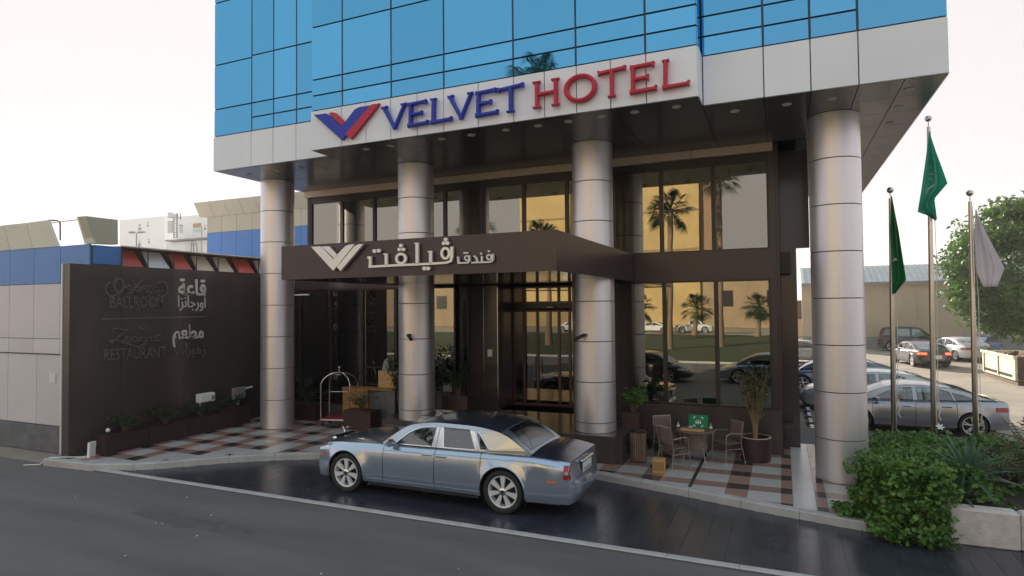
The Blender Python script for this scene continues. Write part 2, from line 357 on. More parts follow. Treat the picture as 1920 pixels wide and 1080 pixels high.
def tilemesh(mb, poly, z0, z1, mi=0):
    n = len(poly); mb.add([(x, y, z0) for x, y in poly]+[(x, y, z1) for x, y in poly], [tuple(range(n, 2*n))]+[(i, (i+1) % n, (i+1) % n+n, i+n) for i in range(n)], mi)
for i, (d, poly, k) in enumerate(tiles):
    if i < 285: mb = MB(); tilemesh(mb, poly, .138, .15+random.uniform(-.0008, .0008)); mb.build('paving_tile', M[k], pavement, fix=False)
    else: tilemesh(rest, poly, .138, .15, ('tl', 'tr', 'td').index(k))
if rest.v: tag(rest.build('paving_tile', [M['tl'], M['tr'], M['td']], pavement, fix=False), kind='stuff')
# dark forecourt
fore = MB()
for i in range(90):
    a, b = fine[i], fine[i+1]
    if b < -14.7: continue
    fore.add([(a, 9.2, .006), (b, 9.2, .006), (b, gy(b)+.06, .006), (a, gy(a)+.06, .006)], [(0, 1, 2, 3)])
forecourt = struct(fore.build('forecourt', M['grout']))
fr = MB(); cnt = 0; ft = []
x = -14.6; ci = 0
while x < 8:
    wdt = .32; y = 9.285-(.38 if ci % 2 else 0)
    while y < 12.9:
        y0 = max(y, 9.285); y1 = y+.76; top = min(gy(x), gy(x+wdt))+.05
        if y0 < top and y1 > y0+.02: ft.append((hypot(x, y), x, y0, min(y1, top), wdt))
        y += .76
    x += wdt; ci += 1
ft.sort()
for i, (d, x, y0, y1, wdt) in enumerate(ft):
    poly = [(x+.003, y0+.003), (x+wdt-.003, y0+.003), (x+wdt-.003, y1-.003), (x+.003, y1-.003)]
    if i < 290: mb = MB(); tilemesh(mb, poly, .004, .012+random.uniform(-.001, .001)); mb.build('slate_tile', M['dtile'], forecourt, fix=False)
    else: tilemesh(fr, poly, .004, .012)
if fr.v: tag(fr.build('slate_tile', M['dtile'], forecourt, fix=False), kind='stuff')
rk = struct(MB().box(-14.62, 12, 9.13, 9.15, -.01, .02).build('road_kerb', M['grout']))
for i in range(27):
    a = -14.62+i*1.0; kstone([(a, 9.14), (a+1.0, 9.14)], w=.13, z1=.035, parent=rk)
# leaf litter and pebbles on the road
lit = MB(); cs = np.stack([rng.uniform(-13, 1, 22), rng.uniform(5.5, 9.1, 22), np.full(22, .012)], 1)
for c in cs: r_ = random.uniform(.005, .011); lit.box(c[0]-r_, c[0]+r_, c[1]-r_*.7, c[1]+r_*.7, 0.001, .012)
tag(lit.build('pebbles', M['white']), 'pale pebbles and scraps scattered on the grey road', 'pebbles', kind='stuff')
# ------------------------------------------------------------------ hotel building
ZS = 7.5; ZF = 8.45; FY = 11.6; RY = 12.2; XL = -14.35; XR = 2.62; PL = -10.37; PR = -1.33; WY = 15.8; WL = -14.25; WR = -.1
H = empty('hotel_building', 'tall hotel with blue glass tower over a dark brown columned ground floor', 'hotel', (0, 0, 0))
bx('wall', M['fasciac'], H, XL+.02, XR-.02, RY+.05, 24.4, ZS+.02, 39)                  # tower core behind panes
bx('wall', M['fasciac'], H, PL+.02, PR-.02, FY+.05, RY+.1, ZS+.02, 39)
def pane(x0, x1, z0, z1, y, m=None):
    mb = MB().box(x0+.02, x1-.02, y, y+.03, z0+.018, z1-.018); ax, az = random.uniform(-.0028, .0028), random.uniform(-.0028, .0028)   # no two panes hang quite true
    mb.v = [(v[0], v[1]+(v[0]-(x0+x1)/2)*ax+(v[2]-(z0+z1)/2)*az, v[2]) for v in mb.v]
    return mb.build('glass_pane', m or M['bglass'], H)
fx = [PL]+[at(p, 110, Y=FY)[0] for p in (641.7, 733.3, 832, 962, 1079.5, 1210)]+[PR]
zr1 = [ZF, 8.82, 9.21, 10.5, 12.2]
for a, b in zip(fx, fx[1:]):
    for z0, z1 in zip(zr1, zr1[1:]): pane(a, b, z0, z1, FY)
    zz = 12.2
    while zz < 38: pane(a, b, zz, zz+3.4, FY); zz += 3.4
lx_ = [XL]+[at(p, 200, Y=RY)[0] for p in (472, 513, 556)]+[PL]
for i, (a, b) in enumerate(zip(lx_, lx_[1:])):
    zs = [ZF, 9.21, 10.45, 12.2] if i == 0 else [ZF, 8.82, 9.21, 10.5, 12.2]
    for z0, z1 in zip(zs, zs[1:]): pane(a, b, z0, z1, RY)
    zz = 12.2
    while zz < 38: pane(a, b, zz, zz+3.4, RY); zz += 3.4
rx_ = [PR]+[at(p, 60, Y=RY)[0] for p in (1430, 1518, 1608)]+[XR]
for i, (a, b) in enumerate(zip(rx_, rx_[1:])):
    zs = [ZF, 9.9, 12.2] if i == 3 else ([ZF, 8.83, 9.6, 12.2] if i == 2 else [ZF, 8.83, 9.22, 10.5, 12.2])
    for z0, z1 in zip(zs, zs[1:]): pane(a, b, z0, z1, RY)
    zz = 12.2
    while zz < 38: pane(a, b, zz, zz+3.4, RY); zz += 3.4
for z0, z1 in zip(zr1, zr1[1:]):                                            # return of the projecting bay
    for y0, y1 in ((FY+.03, FY+.3), (FY+.3, RY)): MB().box(PR-.03, PR, y0+.012, y1-.012, z0+.012, z1-.012).build('glass_pane', M['bglass'], H)
for z0 in np.arange(ZF, 38, 3.4): MB().box(XR-.03, XR, RY+.04, 24.4, z0+.02, z0+3.38).build('glass_pane', M['bglass'], H); MB().box(XL, XL+.03, RY+.04, 24.4, z0+.02, z0+3.38).build('glass_pane', M['bglass'], H)
# horizontal/vertical mullion fins are the dark recess between the panes plus thin caps
for xx in fx[1:-1]: bx('mullion', M['mull'], H, xx-.014, xx+.014, FY-.006, FY+.03, ZF, 12.6)
for xx in lx_[1:-1]+rx_[1:-1]: bx('mullion', M['mull'], H, xx-.014, xx+.014, RY-.006, RY+.03, ZF, 12.6)
# fascia panels
def fas(x0, x1, y): return MB().box(x0+.010, x1-.010, y-.02, y+.04, ZS, ZF-.014).build('fascia_panel', M['fascia'], H)
ff = [PL]+[at(p, 220, Y=FY)[0] for p in (641.7, 687, 733.6, 783, 833, 897.5, 964, 1022, 1082, 1146, 1213)]+[PR]
for a, b in zip(ff, ff[1:]): fas(a, b, FY)
for a, b in zip(lx_, lx_[1:]): fas(a, b, RY)
for a, b in zip([PR+.02]+rx_[1:], rx_[1:]): fas(a, b, RY)
MB().box(PR-.02, PR+.012, FY+.045, RY-.03, ZS, ZF-.01).build('fascia_panel', M['fascia'], H)
MB().box(PL-.012, PL+.02, FY+.045, RY-.03, ZS, ZF-.01).build('fascia_panel', M['fascia'], H)
for y0 in np.arange(RY+.05, 24.3, 1.5):
    MB().box(XR-.03, XR+.01, y0+.006, min(y0+1.494, 24.4), ZS, ZF-.01).build('fascia_panel', M['fascia'], H)
    MB().box(XL-.01, XL+.03, y0+.006, min(y0+1.494, 24.4), ZS, ZF-.01).build('fascia_panel', M['fascia'], H)
# soffit panels
bx('soffit_backing', M['fasciac'], H, XL+.03, XR-.03, RY+.06, 24.3, ZS+.02, ZS+.05)
def sof(x0, x1, y0, y1): return MB().box(x0+.007, x1-.007, y0+.007, y1-.007, ZS-.004, ZS+.02).build('soffit_panel', M['soffit'], H)
for a, b in zip(ff[::2], ff[2::2]+[PR]):
    if b-a > .1: sof(a, b, FY+.03, 13.55); sof(a, b, 13.55, 15.66)
for a, b in zip(lx_, lx_[1:]): sof(a, b, RY+.03, 13.9); sof(a, b, 13.9, 15.9)
for a, b in zip(rx_, rx_[1:]):
    if b <= 1.4: sof(a, b, RY+.03, 14.0); sof(a, b, 14.0, 15.66)
y0 = RY+.03
while y0 < 24.3:
    for a, b in ((rx_[3], 2.0), (2.0, XR)): sof(a, b, y0, min(y0+1.02, 24.4))
    if y0 > 15.2: sof(.36, rx_[3], y0+.45, min(y0+1.47, 24.4))
    y0 += 1.02
# downlights in the soffit
def dl(x, y, z=ZS-.004, r=.085):
    o = MB().lathe([(r, 0), (r, -.012), (r*.82, -.02), (r*.78, -.008), (.001, -.008)], 20, (0, 0, 0)).build('downlight', M['lightd'], H, fix=True); o.location = (x, y, z); return o
for px, py in ((687, 279), (733, 273), (829, 260), (884, 252.5), (948, 243), (1009, 235), (1066, 227), (1128, 218), (1190, 209.5), (1268, 199.5), (1378, 207.5), (1475, 195), (1560, 184), (522, 320)): p = at(px, py, Z=ZS); dl(p[0], p[1])
for px, py in ((1704, 167), (1685, 200), (1669, 230), (466, 327), (516, 387-70), (618, 310), (565, 314)): p = at(px, py, Z=ZS); dl(p[0], p[1])
# columns
def column(cx, zb, plinth):
    c = MB().lathe([(.455, zb), (.455, ZS)], 40, (cx, 14.1, 0)).build('column', M['fasciac'], H)
    z = zb; zj = [zb]
    zz = ZS
    js = [ZS-.93*k for k in range(0, 9)][::-1]
    js = [j for j in js if j > zb+.12]; js = [zb]+js
    for a, b in zip(js, js[1:]):
        MB().lathe([(.465, a+.005), (.48, a+.011), (.48, b-.011), (.465, b-.005)], 64, (cx, 14.1, 0)).build('column_drum', M['steel'], c, sharp=30)
    if plinth:
        MB().box(cx-.62, cx+.62, 13.45, 14.75, .15, zb, bev=.015).build('column_plinth', M['granite2'], c)
    return c
for cx, zb, pl in ((-13.9, .15, 0), (-9.0, .62, 1), (-4.08, .76, 1), (1.03, .15, 0)): column(cx, zb, pl)
# main recessed wall
bx('wall', M['interior'], H, -16.0, .3, 21.6, 21.8, .15, ZS)                             # room behind the glass
bx('wall', M['interior'], H, -16.0, -15.8, 16.2, 21.6, .15, 4.9); bx('wall', M['interior'], H, -14.2, -14.1, 16.0, 21.6, 4.98, ZS)
bx('floor_slab', M['interior'], H, -15.8, .2, 15.95, 21.6, .6, .75); bx('floor_slab', M['interior'], H, -15.8, .2, 15.98, 21.6, 4.4, 4.9)
bx('trim_band', M['beige'], H, WL-.06, -6.9, 15.66, 15.78, 7.3, ZS-.006); bx('trim_band', M['beige'], H, -6.885, -2.0, 15.66, 15.78, 7.3, ZS-.006); bx('trim_band', M['beige'], H, -1.985, WR-.04, 15.66, 15.78, 7.3, ZS-.006)
bx('window_header', M['dframe'], H, WL, WR, 15.78, 15.95, 7.13, ZS)
bx('cladding_band', M['brown'], H, -3.47, WR, 15.74, 15.97, 4.27, 4.98)
bx('cladding_band', M['brown'], H, -15.8, -9.56, 15.74, 15.97, 4.27, 4.98)
def window(x0, x1, z0, z1, y=WY, fr=.05, name='window', dim=False):
    w = MB()
    w.box(x0, x0+fr, y-.03, y+.08, z0, z1); w.box(x1-fr, x1, y-.03, y+.08, z0, z1); w.box(x0+fr, x1-fr, y-.03, y+.08, z0, z0+fr*.8); w.box(x0+fr, x1-fr, y-.03, y+.08, z1-fr*.8, z1)
    w = w.build(name, M['dframe'], H)
    MB().box(x0+fr+.002, x1-fr-.002, y+.02, y+.035, z0+fr*.8+.002, z1-fr*.8-.002).build('pane', M['wglassd' if dim else 'wglass'], w); return w
for i in range(11):
    x1 = -.24-1.263*i; window(max(x1-1.263, WL+.1), x1, 4.98, 7.13)
bx('window_jamb', M['brown'], H, -.24, WR, 15.76, 16.0, 4.98, 7.3); bx('window_jamb', M['dframe'], H, WL, WL+.1, 15.76, 16.0, 4.98, 7.3)
for a, b in ((-1.48, -.24), (-2.73, -1.48), (-3.6, -2.73)): window(a, b, 1.19, 4.27)
bx('window_jamb', M['brown'], H, -.24, WR, 15.76, 16.0, 1.19, 4.27)
bx('window_jamb', M['granite'], H, -4.5, -3.6, 15.9, 16.6, .75, 4.27)
# granite sill wall panels
for a, b in ((-1.3, -.06), (-2.5, -1.3), (-3.6, -2.5)): MB().box(a+.003, b-.003, 15.7, 15.96, .15, 1.185).build('granite_panel', M['granite2'], H)
# pilaster at the right end
bx('pilaster', M['granite'], H, -.03, .34, 16.7, 20.6, .15, ZS-.02)
bx('wall', M['brown'], H, WR+.003, -.035, 15.8, 16.72, .15, ZS-.01)
bx('wall', M['granite'], H, .3, .34, 20.61, 30.0, 0, ZS-.02); bx('wall', M['granite'], H, -16, .3, 29.8, 30.0, 0, ZS)
bx('wall', M['granite'], H, -.028, .64, 16.69, 16.9, 5.05, ZS-.02)
# ground floor, left of the entrance (dark glazing wall) and the entrance recess
ex0, ex1 = -8.35, -5.0
for a, b in ((-15.8, -14.6), (-14.6, -13.35), (-13.35, -12.1), (-12.1, -10.85), (-10.85, -9.6)): window(a, b, .62, 4.27, WY+.02, dim=True)
bx('granite_panel', M['granite2'], H, -15.8, -9.6, 15.76, 15.95, .15, .615)
window(-9.55, -8.75, 1.15, 4.27); window(-8.6, -8.3, 1.15, 4.27)
bx('granite_panel', M['granite2'], H, -9.6, -8.25, 15.76, 15.95, .15, 1.145)
bx('wall', M['granite'], H, -8.3, -7.42, 15.86, 16.9, .75, 4.27)
for x_ in (-7.86, -7.42): bx('steel_strip', M['polish'], H, x_-.008, x_+.008, 15.84, 15.855, 1.1, 4.2)
bx('wall', M['granite'], H, -5.2, -4.5, 15.86, 17.6, .75, 4.27)
platform = bx('entrance_platform', M['granite'], H, -9.7, -3.3, 13.5, 18.4, .15, .75)
for k in range(3): bx('step', M['granite2'], H, -8.3, -4.8, 13.5-.3*(k+1), 13.5-.3*k, .15, .75-.15*(k+1)-.0)
MB().add([(-3.35, 14.9, .76), (-2.9, 15.6, .15), (-3.35, 15.6, .76), (-2.6, 14.9, .15)], [(0, 2, 1, 3)]).build('ramp_edge', M['granite2'], H)
# entrance doors with wooden frame, transom
dY = 16.9
dr = bx('door_surround', M['dframe'], H, -7.42, -5.2, dY+.1, dY+.2, 3.6, 3.85)
xs_ = [-7.4, -7.05, -6.62, -5.95, -5.62, -5.22]
for i, (a, b) in enumerate(zip(xs_, xs_[1:])):
    w = MB()
    for z0, z1 in ((.75, 3.55), (3.75, 4.25)):
        w.box(a, a+.04, dY, dY+.08, z0, z1); w.box(b-.04, b, dY, dY+.08, z0, z1); w.box(a+.04, b-.04, dY, dY+.08, z0, z0+.06); w.box(a+.04, b-.04, dY, dY+.08, z1-.05, z1)
    d = w.build('door' if i in (1, 2, 3) else 'door_sidelight', mat('door_brown', (.10, .035, .02), .3), H)
    MB().box(a+.043, b-.043, dY+.03, dY+.045, .812, 3.498).build('pane', M['wglassd' if i in (1, 2, 3) else 'wglass'], d); MB().box(a+.043, b-.043, dY+.03, dY+.045, 3.812, 4.198).build('pane', M['wglass'], d)
    if i in (1, 2): MB().tube([(b-.1 if i == 1 else a+.1, dY-.05, 1.5), (b-.1 if i == 1 else a+.1, dY-.05, 2.2)], .014).build('handle', M['chrome'], d)
bx('sliding_door_sensor', M['white'], H, -6.3, -6.1, dY-.05, dY-.002, 3.62, 3.66)
sgn = tag(bx('wall_notice', M['silverw'], None, -7.74, -7.6, 15.84, 15.857, 2.25, 2.45), 'small grey notice square on the granite beside the entrance doors', 'notice')
# canopy
CX0, CX1, CY = -9.56, -3.48, 9.8
cpy = bx('canopy', M['fasciac'], H, CX0+.03, CX1-.03, CY+.03, 15.9, 4.32, 4.95)
for a, b in ((CX0, -7.55), (-7.55, -5.5), (-5.5, CX1)): MB().box(a+.002, b-.002, CY, CY+.03, 4.28, 4.98).build('canopy_panel', M['brown'], cpy)
for a, b in ((CY+.032, 12.8), (12.8, 15.74)):
    MB().box(CX1-.03, CX1, a+.002, b-.002, 4.28, 4.98).build('canopy_panel', M['brown'], cpy); MB().box(CX0, CX0+.03, a+.002, b-.002, 4.28, 4.98).build('canopy_panel', M['brown'], cpy)
mirror = mat('canopy_soffit_gloss', (.06, .045, .04), .08, metal=.6)
for i in range(6):
    for j in range(5):
        x0 = CX0+.04+i*1.0; y0 = CY+.04+j*1.17; MB().box(x0+.006, min(x0+.994, CX1-.04), y0+.006, y0+1.164, 4.3, 4.318).build('canopy_soffit_panel', mirror, cpy)
bx('strip_light', M['wmark'], H, -14.9, -14.15, 15.70, 15.735, 4.10, 4.14)
# ------------------------------------------------------------------ lettering on the white fascia
def fnY(Y):
    def f(u, v, d): q = at(u, v, Y=Y); return (q[0], Y-d, q[2])
    return f
F1 = fnY(FY-.05)
def letter(ch, x0, x1, col):
    """condensed flared capital between x0 and x1 metres, baseline 7.68 top 8.22"""
    z0, z1 = 7.68, 8.21; w = x1-x0; h = z1-z0; t = .072; mb = MB(); k = [0]
    def fn(u, v, d): return (x0+u*w, FY-.06-d-k[0]*.0015, z0+v*h)
    def st(a, b, wa=t, wb=None):
        ax, ay = a; bx_, by = b; p = Vector((ax*w, ay*h)); q = Vector((bx_*w, by*h)); dd = (q-p).normalized(); n_ = Vector((-dd.y, dd.x)); wb = wb or wa
        P_ = []
        for tt, ww in ((0, wa*1.5), (.07, wa), (.93, wb), (1, wb*1.5)):
            c = p+(q-p)*tt; P_.append((c, ww))
        poly = [c+n_*ww/2 for c, ww in P_]+[c-n_*ww/2 for c, ww in reversed(P_)]
        mb.prism([(c.x/w, c.y/h) for c in poly], fn, 0, .085)
        inner = [c+(poly_c-c)*.62 for poly_c, c in zip(poly, [c for c, _ in P_]+[c for c, _ in reversed(P_)])]
        mb.add([fn(c.x/w, c.y/h, .085) for c in poly]+[fn(c.x/w, c.y/h, .1) for c in inner], [(i, (i+1) % 8, 8+(i+1) % 8, 8+i) for i in range(8)]+[tuple(range(8, 16))])
        k[0] += 1
    if ch == 'V': st((.08, .97), (.52, .02), t*1.1, t*.8); st((.92, .99), (.5, .02), t*.8, t*.8); st((.0, .98), (.22, 1.0), t*.5); st((.8, .99), (1.0, 1.0), t*.5)
    if ch in 'EL':
        st((.17, 1.0), (.14, 0.03)); st((.04, .05), (1.0, .08), t*.9)
        if ch == 'E': st((.14, .5), (.72, .52), t*.85); st((.06, .94), (.93, .97), t*.9)
        else: st((.05, .99), (.3, .99), t*.5)
        st((.97, .02), (1.0, .17), t*.5)
        if ch == 'E': st((.9, .86), (.93, 1.02), t*.5); st((.7, .42), (.72, .6), t*.45)
    if ch == 'T': st((.5, .95), (.5, .0)); st((.02, .92), (.98, .99), t*.9); st((.03, .84), (.0, 1.0), t*.5); st((.98, .9), (1.0, 1.06), t*.5); st((.36, .02), (.64, .02), t*.5)
    if ch == 'H':
        st((.15, 1.0), (.15, 0)); st((.86, 1.0), (.86, .0)); st((.15, .5), (.86, .53), t*.85)
        for xx in (.15, .86):
            for zz in (.02, .98): st((xx-.14, zz), (xx+.14, zz), t*.5)
    if ch == 'O':
        n = 40; o_ = [(.5+.5*cos(2*pi*i/n), .5+.53*sin(2*pi*i/n)) for i in range(n)]; i_ = [(.5+.36*cos(2*pi*i/n), .5+.38*sin(2*pi*i/n)) for i in range(n)]
        mo = [((a[0]+b[0])/2, (a[1]+b[1])/2) for a, b in zip(o_, i_)]
        rows = [[fn(*q, dd) for q in ring+ring[:1]] for ring, dd in ((o_, 0), (o_, .08), (mo, .105), (i_, .08), (i_, 0))]
        mb.grid(rows, smooth=False)
    return mb.build('letter', M[col], SG)
SG = empty('hotel_sign', 'large raised VELVET HOTEL letters in blue and red on the white fascia', 'sign', (0, 0, 0))
SG['label'] = 'large raised blue and red Latin letters with winged V emblem along the white fascia'
def zx(q): return at(*q, Y=FY-.07)[0]
for ch, a, b, py, c in (('V', 719, 764.5, 220, 'blue'), ('E', 766, 804, 215, 'blue'), ('L', 808.5, 848.5, 208, 'blue'), ('V', 842.5, 889, 200, 'blue'), ('E', 892, 934.5, 192, 'blue'), ('T', 936, 982.5, 185, 'blue'),
                        ('H', 1001, 1050.5, 175, 'red'), ('O', 1058.5, 1120.5, 165, 'red'), ('T', 1123.5, 1173.5, 155, 'red'), ('E', 1180, 1230.5, 145, 'red'), ('L', 1240.5, 1292, 140, 'red')):
    letter(ch, zx((a, py)), zx((b, py)), c)
def z1c(p): return (400+p[0]/3.177, p[1]/3.177)
EM = [('blue', [(606, 687), (640, 684), (678, 678), (700, 690), (768, 757), (812, 705), (850, 655), (880, 640), (942, 632), (775, 838)], .05),
      ('red', [(690, 677), (712, 670), (735, 675), (790, 728), (768, 750), (706, 690)], .035), ('red', [(1000, 620), (950, 628), (797, 805), (830, 832)], .07)]
for c, poly, d in EM:
    MB().prism([z1c(p) for p in poly], fnY(FY-.055), 0, d).build('emblem_piece', M[c], SG)
# ------------------------------------------------------------------ Arabic sign on the canopy
SC = empty('canopy_sign', 'silver Arabic letters and winged V emblem on the brown entrance canopy', 'sign')
def z7(p): return (560+p[0]/4.8, 420+p[1]/4.8)
FC = fnY(CY-.03)
for poly, d in (([(127, 207), (205, 203), (222, 212), (325, 318), (400, 235), (440, 197), (480, 186), (518, 184), (325, 422)], .05), ([(216, 203), (285, 202), (352, 275), (330, 308), (250, 235)], .035), ([(602, 182), (560, 184), (520, 205), (363, 390), (397, 422)], .07)):
    MB().prism([z7(p) for p in poly], FC, .0, d).build('emblem_piece', M['silver'], SC)
def zz(pts): return [z7(p) for p in pts]
lets = []
def rib(name, parts, m, parent, fn, conv=zz, d0=0, d1=.05):
    mb = MB()
    for i, p in enumerate(parts):
        if p[0] == 'dot': 
            c = conv([p[1]])[0]; e = conv([(p[1][0]+p[2], p[1][1])])[0]; r_ = abs(e[0]-c[0])
            mb.prism([(c[0]+r_*cos(2*pi*k/14), c[1]+r_*sin(2*pi*k/14)) for k in range(14)], fn, d0, d1)
        else:
            q = conv(p[1]); sc_ = abs(conv([(p[1][0][0]+10, p[1][0][1])])[0][0]-q[0][0])/10
            w_ = [v*sc_ for v in p[2]] if isinstance(p[2], list) else p[2]*sc_
            ribbon(mb, q, w_, fn, d0, d1-.002*i, closed=(p[0] == 'loop'))
    return mb.build(name, m, parent)
rib('letter', [('l', [(632, 303), (656, 303), (656, 388)], 22), ('l', [(642, 386), (900, 372), (1130, 362), (1340, 350), (1378, 335), (1388, 300), (1388, 208)], [20, 20, 20, 20, 22, 24, 24]), ('l', [(1402, 212), (1375, 212)], 12),
    ('loop', arc(1330, 265, 34, 46, 0, 345, 22), 22)], M['silver'], SC, FC)
rib('letter', [('l', [(775, 273), (803, 272)], 10), ('l', [(799, 268), (799, 372)], 24)], M['silver'], SC, FC)
rib('letter', [('loop', arc(932, 313, 41, 42, 0, 345, 22), 22)], M['silver'], SC, FC)
rib('letter', [('l', [(1052, 176), (1090, 175)], 10), ('l', [(1076, 172), (1077, 360)], 26)], M['silver'], SC, FC)
rib('letter', [('l', [(1172, 250), (1215, 249)], 10), ('l', [(1198, 246), (1198, 355)], 26)], M['silver'], SC, FC)
for p, r_ in (((694, 245), 17), ((732, 242), 17), ((932, 196), 16), ((917, 231), 16), ((953, 231), 16), ((1142, 401), 18), ((1177, 401), 18), ((1333, 142), 17), ((1316, 175), 17), ((1350, 174), 17)):
    rib('letter_dot', [('dot', p, r_)], M['silver'], SC, FC)
rib('letter', [('l', [(1443, 295), (1448, 352), (1530, 350), (1545, 335), (1545, 285)], 14), ('loop', arc(1524, 308, 19, 20, 0, 340, 14), 11)], M['silverw'], SC, FC)
rib('letter', [('l', [(1562, 350), (1618, 347), (1610, 310), (1585, 288)], 13)], M['silverw'], SC, FC)
rib('letter', [('l', [(1625, 347), (1735, 343), (1755, 328), (1756, 268)], 14), ('l', [(1657, 290), (1657, 345)], 14), ('loop', arc(1722, 300, 20, 22, 0, 340, 14), 12)], M['silverw'], SC, FC)
for p in ((1502, 262), (1524, 262), (1650, 268), (1720, 247)): rib('letter_dot', [('dot', p, 9)], M['silverw'], SC, FC)
# ------------------------------------------------------------------ granite sign wall on the left
SW = empty('sign_wall', 'long dark polished granite wall left of the columns with raised metal lettering', 'wall')
bx('wall_core', M['granite'], SW, -16.03, -15.82, 9.36, 15.7, .0, 4.8)
for i, (a, b) in enumerate(((9.35, 10.6), (10.6, 12.4), (12.4, 14.1), (14.1, 15.7))):
    for z0, z1 in ((.15, 4.83),): MB().box(-15.818, -15.8, a+.002, b-.002, z0, z1).build('granite_slab', M['granite'], SW)
for z0, z1 in ((.15, 1.9), (1.9, 3.4), (3.4, 4.83)): MB().box(-16.05, -15.8, 9.32, 9.348, z0+.002, z1-.002).build('edge_slab', M['granite2'], SW)
bx('edge_trim', M['silverw'], SW, -16.1, -16.055, 9.3, 9.36, .2, 4.83)
def fnX(X):
    def f(u, v, d): q = at(u, v, X=X); return (X+d, q[1], q[2])
    return f
def txt(name, s, y0, z0, ang, h, parent, m, X=-15.79, length=None, depth=.03, weight=0.):
    c = bpy.data.curves.new('t', 'FONT'); c.body = s; c.extrude = .5; c.offset = weight; c.resolution_u = 3
    o = bpy.data.objects.new('t', c); COL.objects.link(o); dg = bpy.context.evaluated_depsgraph_get()
    me = bpy.data.meshes.new_from_object(o.evaluated_get(dg)); bpy.data.objects.remove(o)
    vs = np.array([v.co[:] for v in me.vertices]); vs[:, 0] -= vs[:, 0].min(); zmin = vs[:, 1].min() if length and length < 0 else 0
    L = vs[:, 0].max(); hh = .72
    sx = (abs(length)/L) if length else h/hh; sy = h/hh
    for v, q in zip(me.vertices, vs):
        y = q[0]*sx; z = q[1]*sy; v.co = (X+(q[2]+.5)*depth, y0+y, z0+z+y*ang)
    me.materials.clear(); me.materials.append(m); o = bpy.data.objects.new(name, me); COL.objects.link(o); o.parent = parent; return o
BS = empty('ballroom_sign', 'metal script and capitals reading BALLROOM with Arabic on upper granite wall', 'sign')
RS = empty('restaurant_sign', 'dark metal script and capitals reading RESTAURANT with Arabic on lower granite wall', 'sign')
def z6(p): return (160+p[0]/4.909, 500+p[1]/4.909)
def zc6(pts): return [z6(p) for p in pts]
FX = fnX(-15.79)
def yz(p): q = at(*z6(p), X=-15.79); return q[1], q[2]
def placed(name, s, pl, pr, h, parent, m, w=0.):
    (y0, z0), (y1, z1) = yz(pl), yz(pr); return txt(name, s, y0, z0, (z1-z0)/(y1-y0), h, parent, m, length=y1-y0, weight=w)
placed('lettering', 'BALLROOM', (218, 378), (712, 372), .30, BS, M['dmetal'], .01)
placed('lettering', 'RESTAURANT', (165, 868), (735, 835), .32, RS, M['dmetal'], .0)
placed('arabic_lettering', '\uFE94\uFECB\uFE8E\uFED7', (850, 262), (1105, 262), .46, BS, M['silver'], .02)
placed('arabic_lettering', '\uFE8D\uFEB0\uFEE7\uFE8E\uFE9F\uFEAD\uFEED\uFE83', (850, 372), (1105, 378), .34, BS, M['silver'])
placed('arabic_lettering', '\uFEE2\uFECC\uFEC4\uFEE3', (800, 665), (1085, 655), .42, RS, M['silver'], .02)
placed('arabic_lettering', '\uFE95\uFE8D\uFEAD\uFEEE\uFEEB\uFEAF', (815, 805), (1095, 805), .34, RS, M['dmetal'])
def scr(parts, parent): rib('script_lettering', parts, M['dmetal'], parent, FX, conv=zc6, d1=.05)
scr([('loop', arc(300, 172, 42, 62, 0, 340, 20), 12), ('l', arc(240, 205, 60, 65, 250, 40, 16)+[(330, 235)], 9), ('l', [(335, 230), (355, 180), (362, 195), (380, 178)], 9), ('l', arc(398, 195, 17, 22, 0, 340, 10)+[(416, 180), (425, 250), (405, 285), (370, 275), (390, 250), (440, 225)], 9),
     ('l', [(440, 225), (445, 185), (470, 175), (480, 225), (492, 230)], 9), ('l', arc(475, 205, 22, 24, -10, 320, 10), 8), ('l', [(495, 228), (505, 178), (508, 225), (525, 180), (542, 182), (545, 228)], 9), ('l', [(552, 180), (590, 178), (560, 232), (605, 234), (575, 280), (560, 262)], 9),
     ('l', arc(640, 208, 22, 24, 0, 330, 10)+[(662, 182), (665, 228), (690, 240), (715, 210)], 9), ('l', arc(700, 205, 55, 68, -150, 130, 18), 10), ('l', [(428, 120), (445, 158), (480, 165), (510, 130), (515, 110)], 8)], BS)
scr([('l', arc(285, 590, 42, 22, 150, 330, 10)+[(375, 580), (300, 640), (235, 705), (215, 690), (260, 672), (330, 690), (400, 715), (480, 740), (540, 705)], 11), ('l', [(345, 690), (365, 640), (378, 640), (372, 690), (395, 690), (415, 640), (412, 695)], 9), ('l', arc(450, 668, 18, 22, 0, 340, 10), 9), ('l', [(478, 640), (482, 690), (510, 640)], 9),
     ('l', arc(530, 665, 17, 20, 0, 340, 10)+[(548, 650), (548, 710), (520, 745)], 9), ('l', [(560, 690), (570, 645), (590, 650)], 9), ('l', arc(612, 665, 18, 20, 0, 340, 10)+[(632, 690)], 9), ('l', [(655, 620), (650, 685), (685, 678)], 9), ('l', [(632, 640), (690, 628)], 8), ('l', [(480, 540), (500, 580), (545, 565), (540, 525)], 8), ('l', [(500, 560), (520, 540)], 8)], RS)
MB().box(-15.79, -15.765, yz((150, 480))[0], yz((1105, 465))[0], yz((640, 470))[1]-.02, yz((640, 470))[1]+.015).build('divider_bar', M['dmetal'], BS)
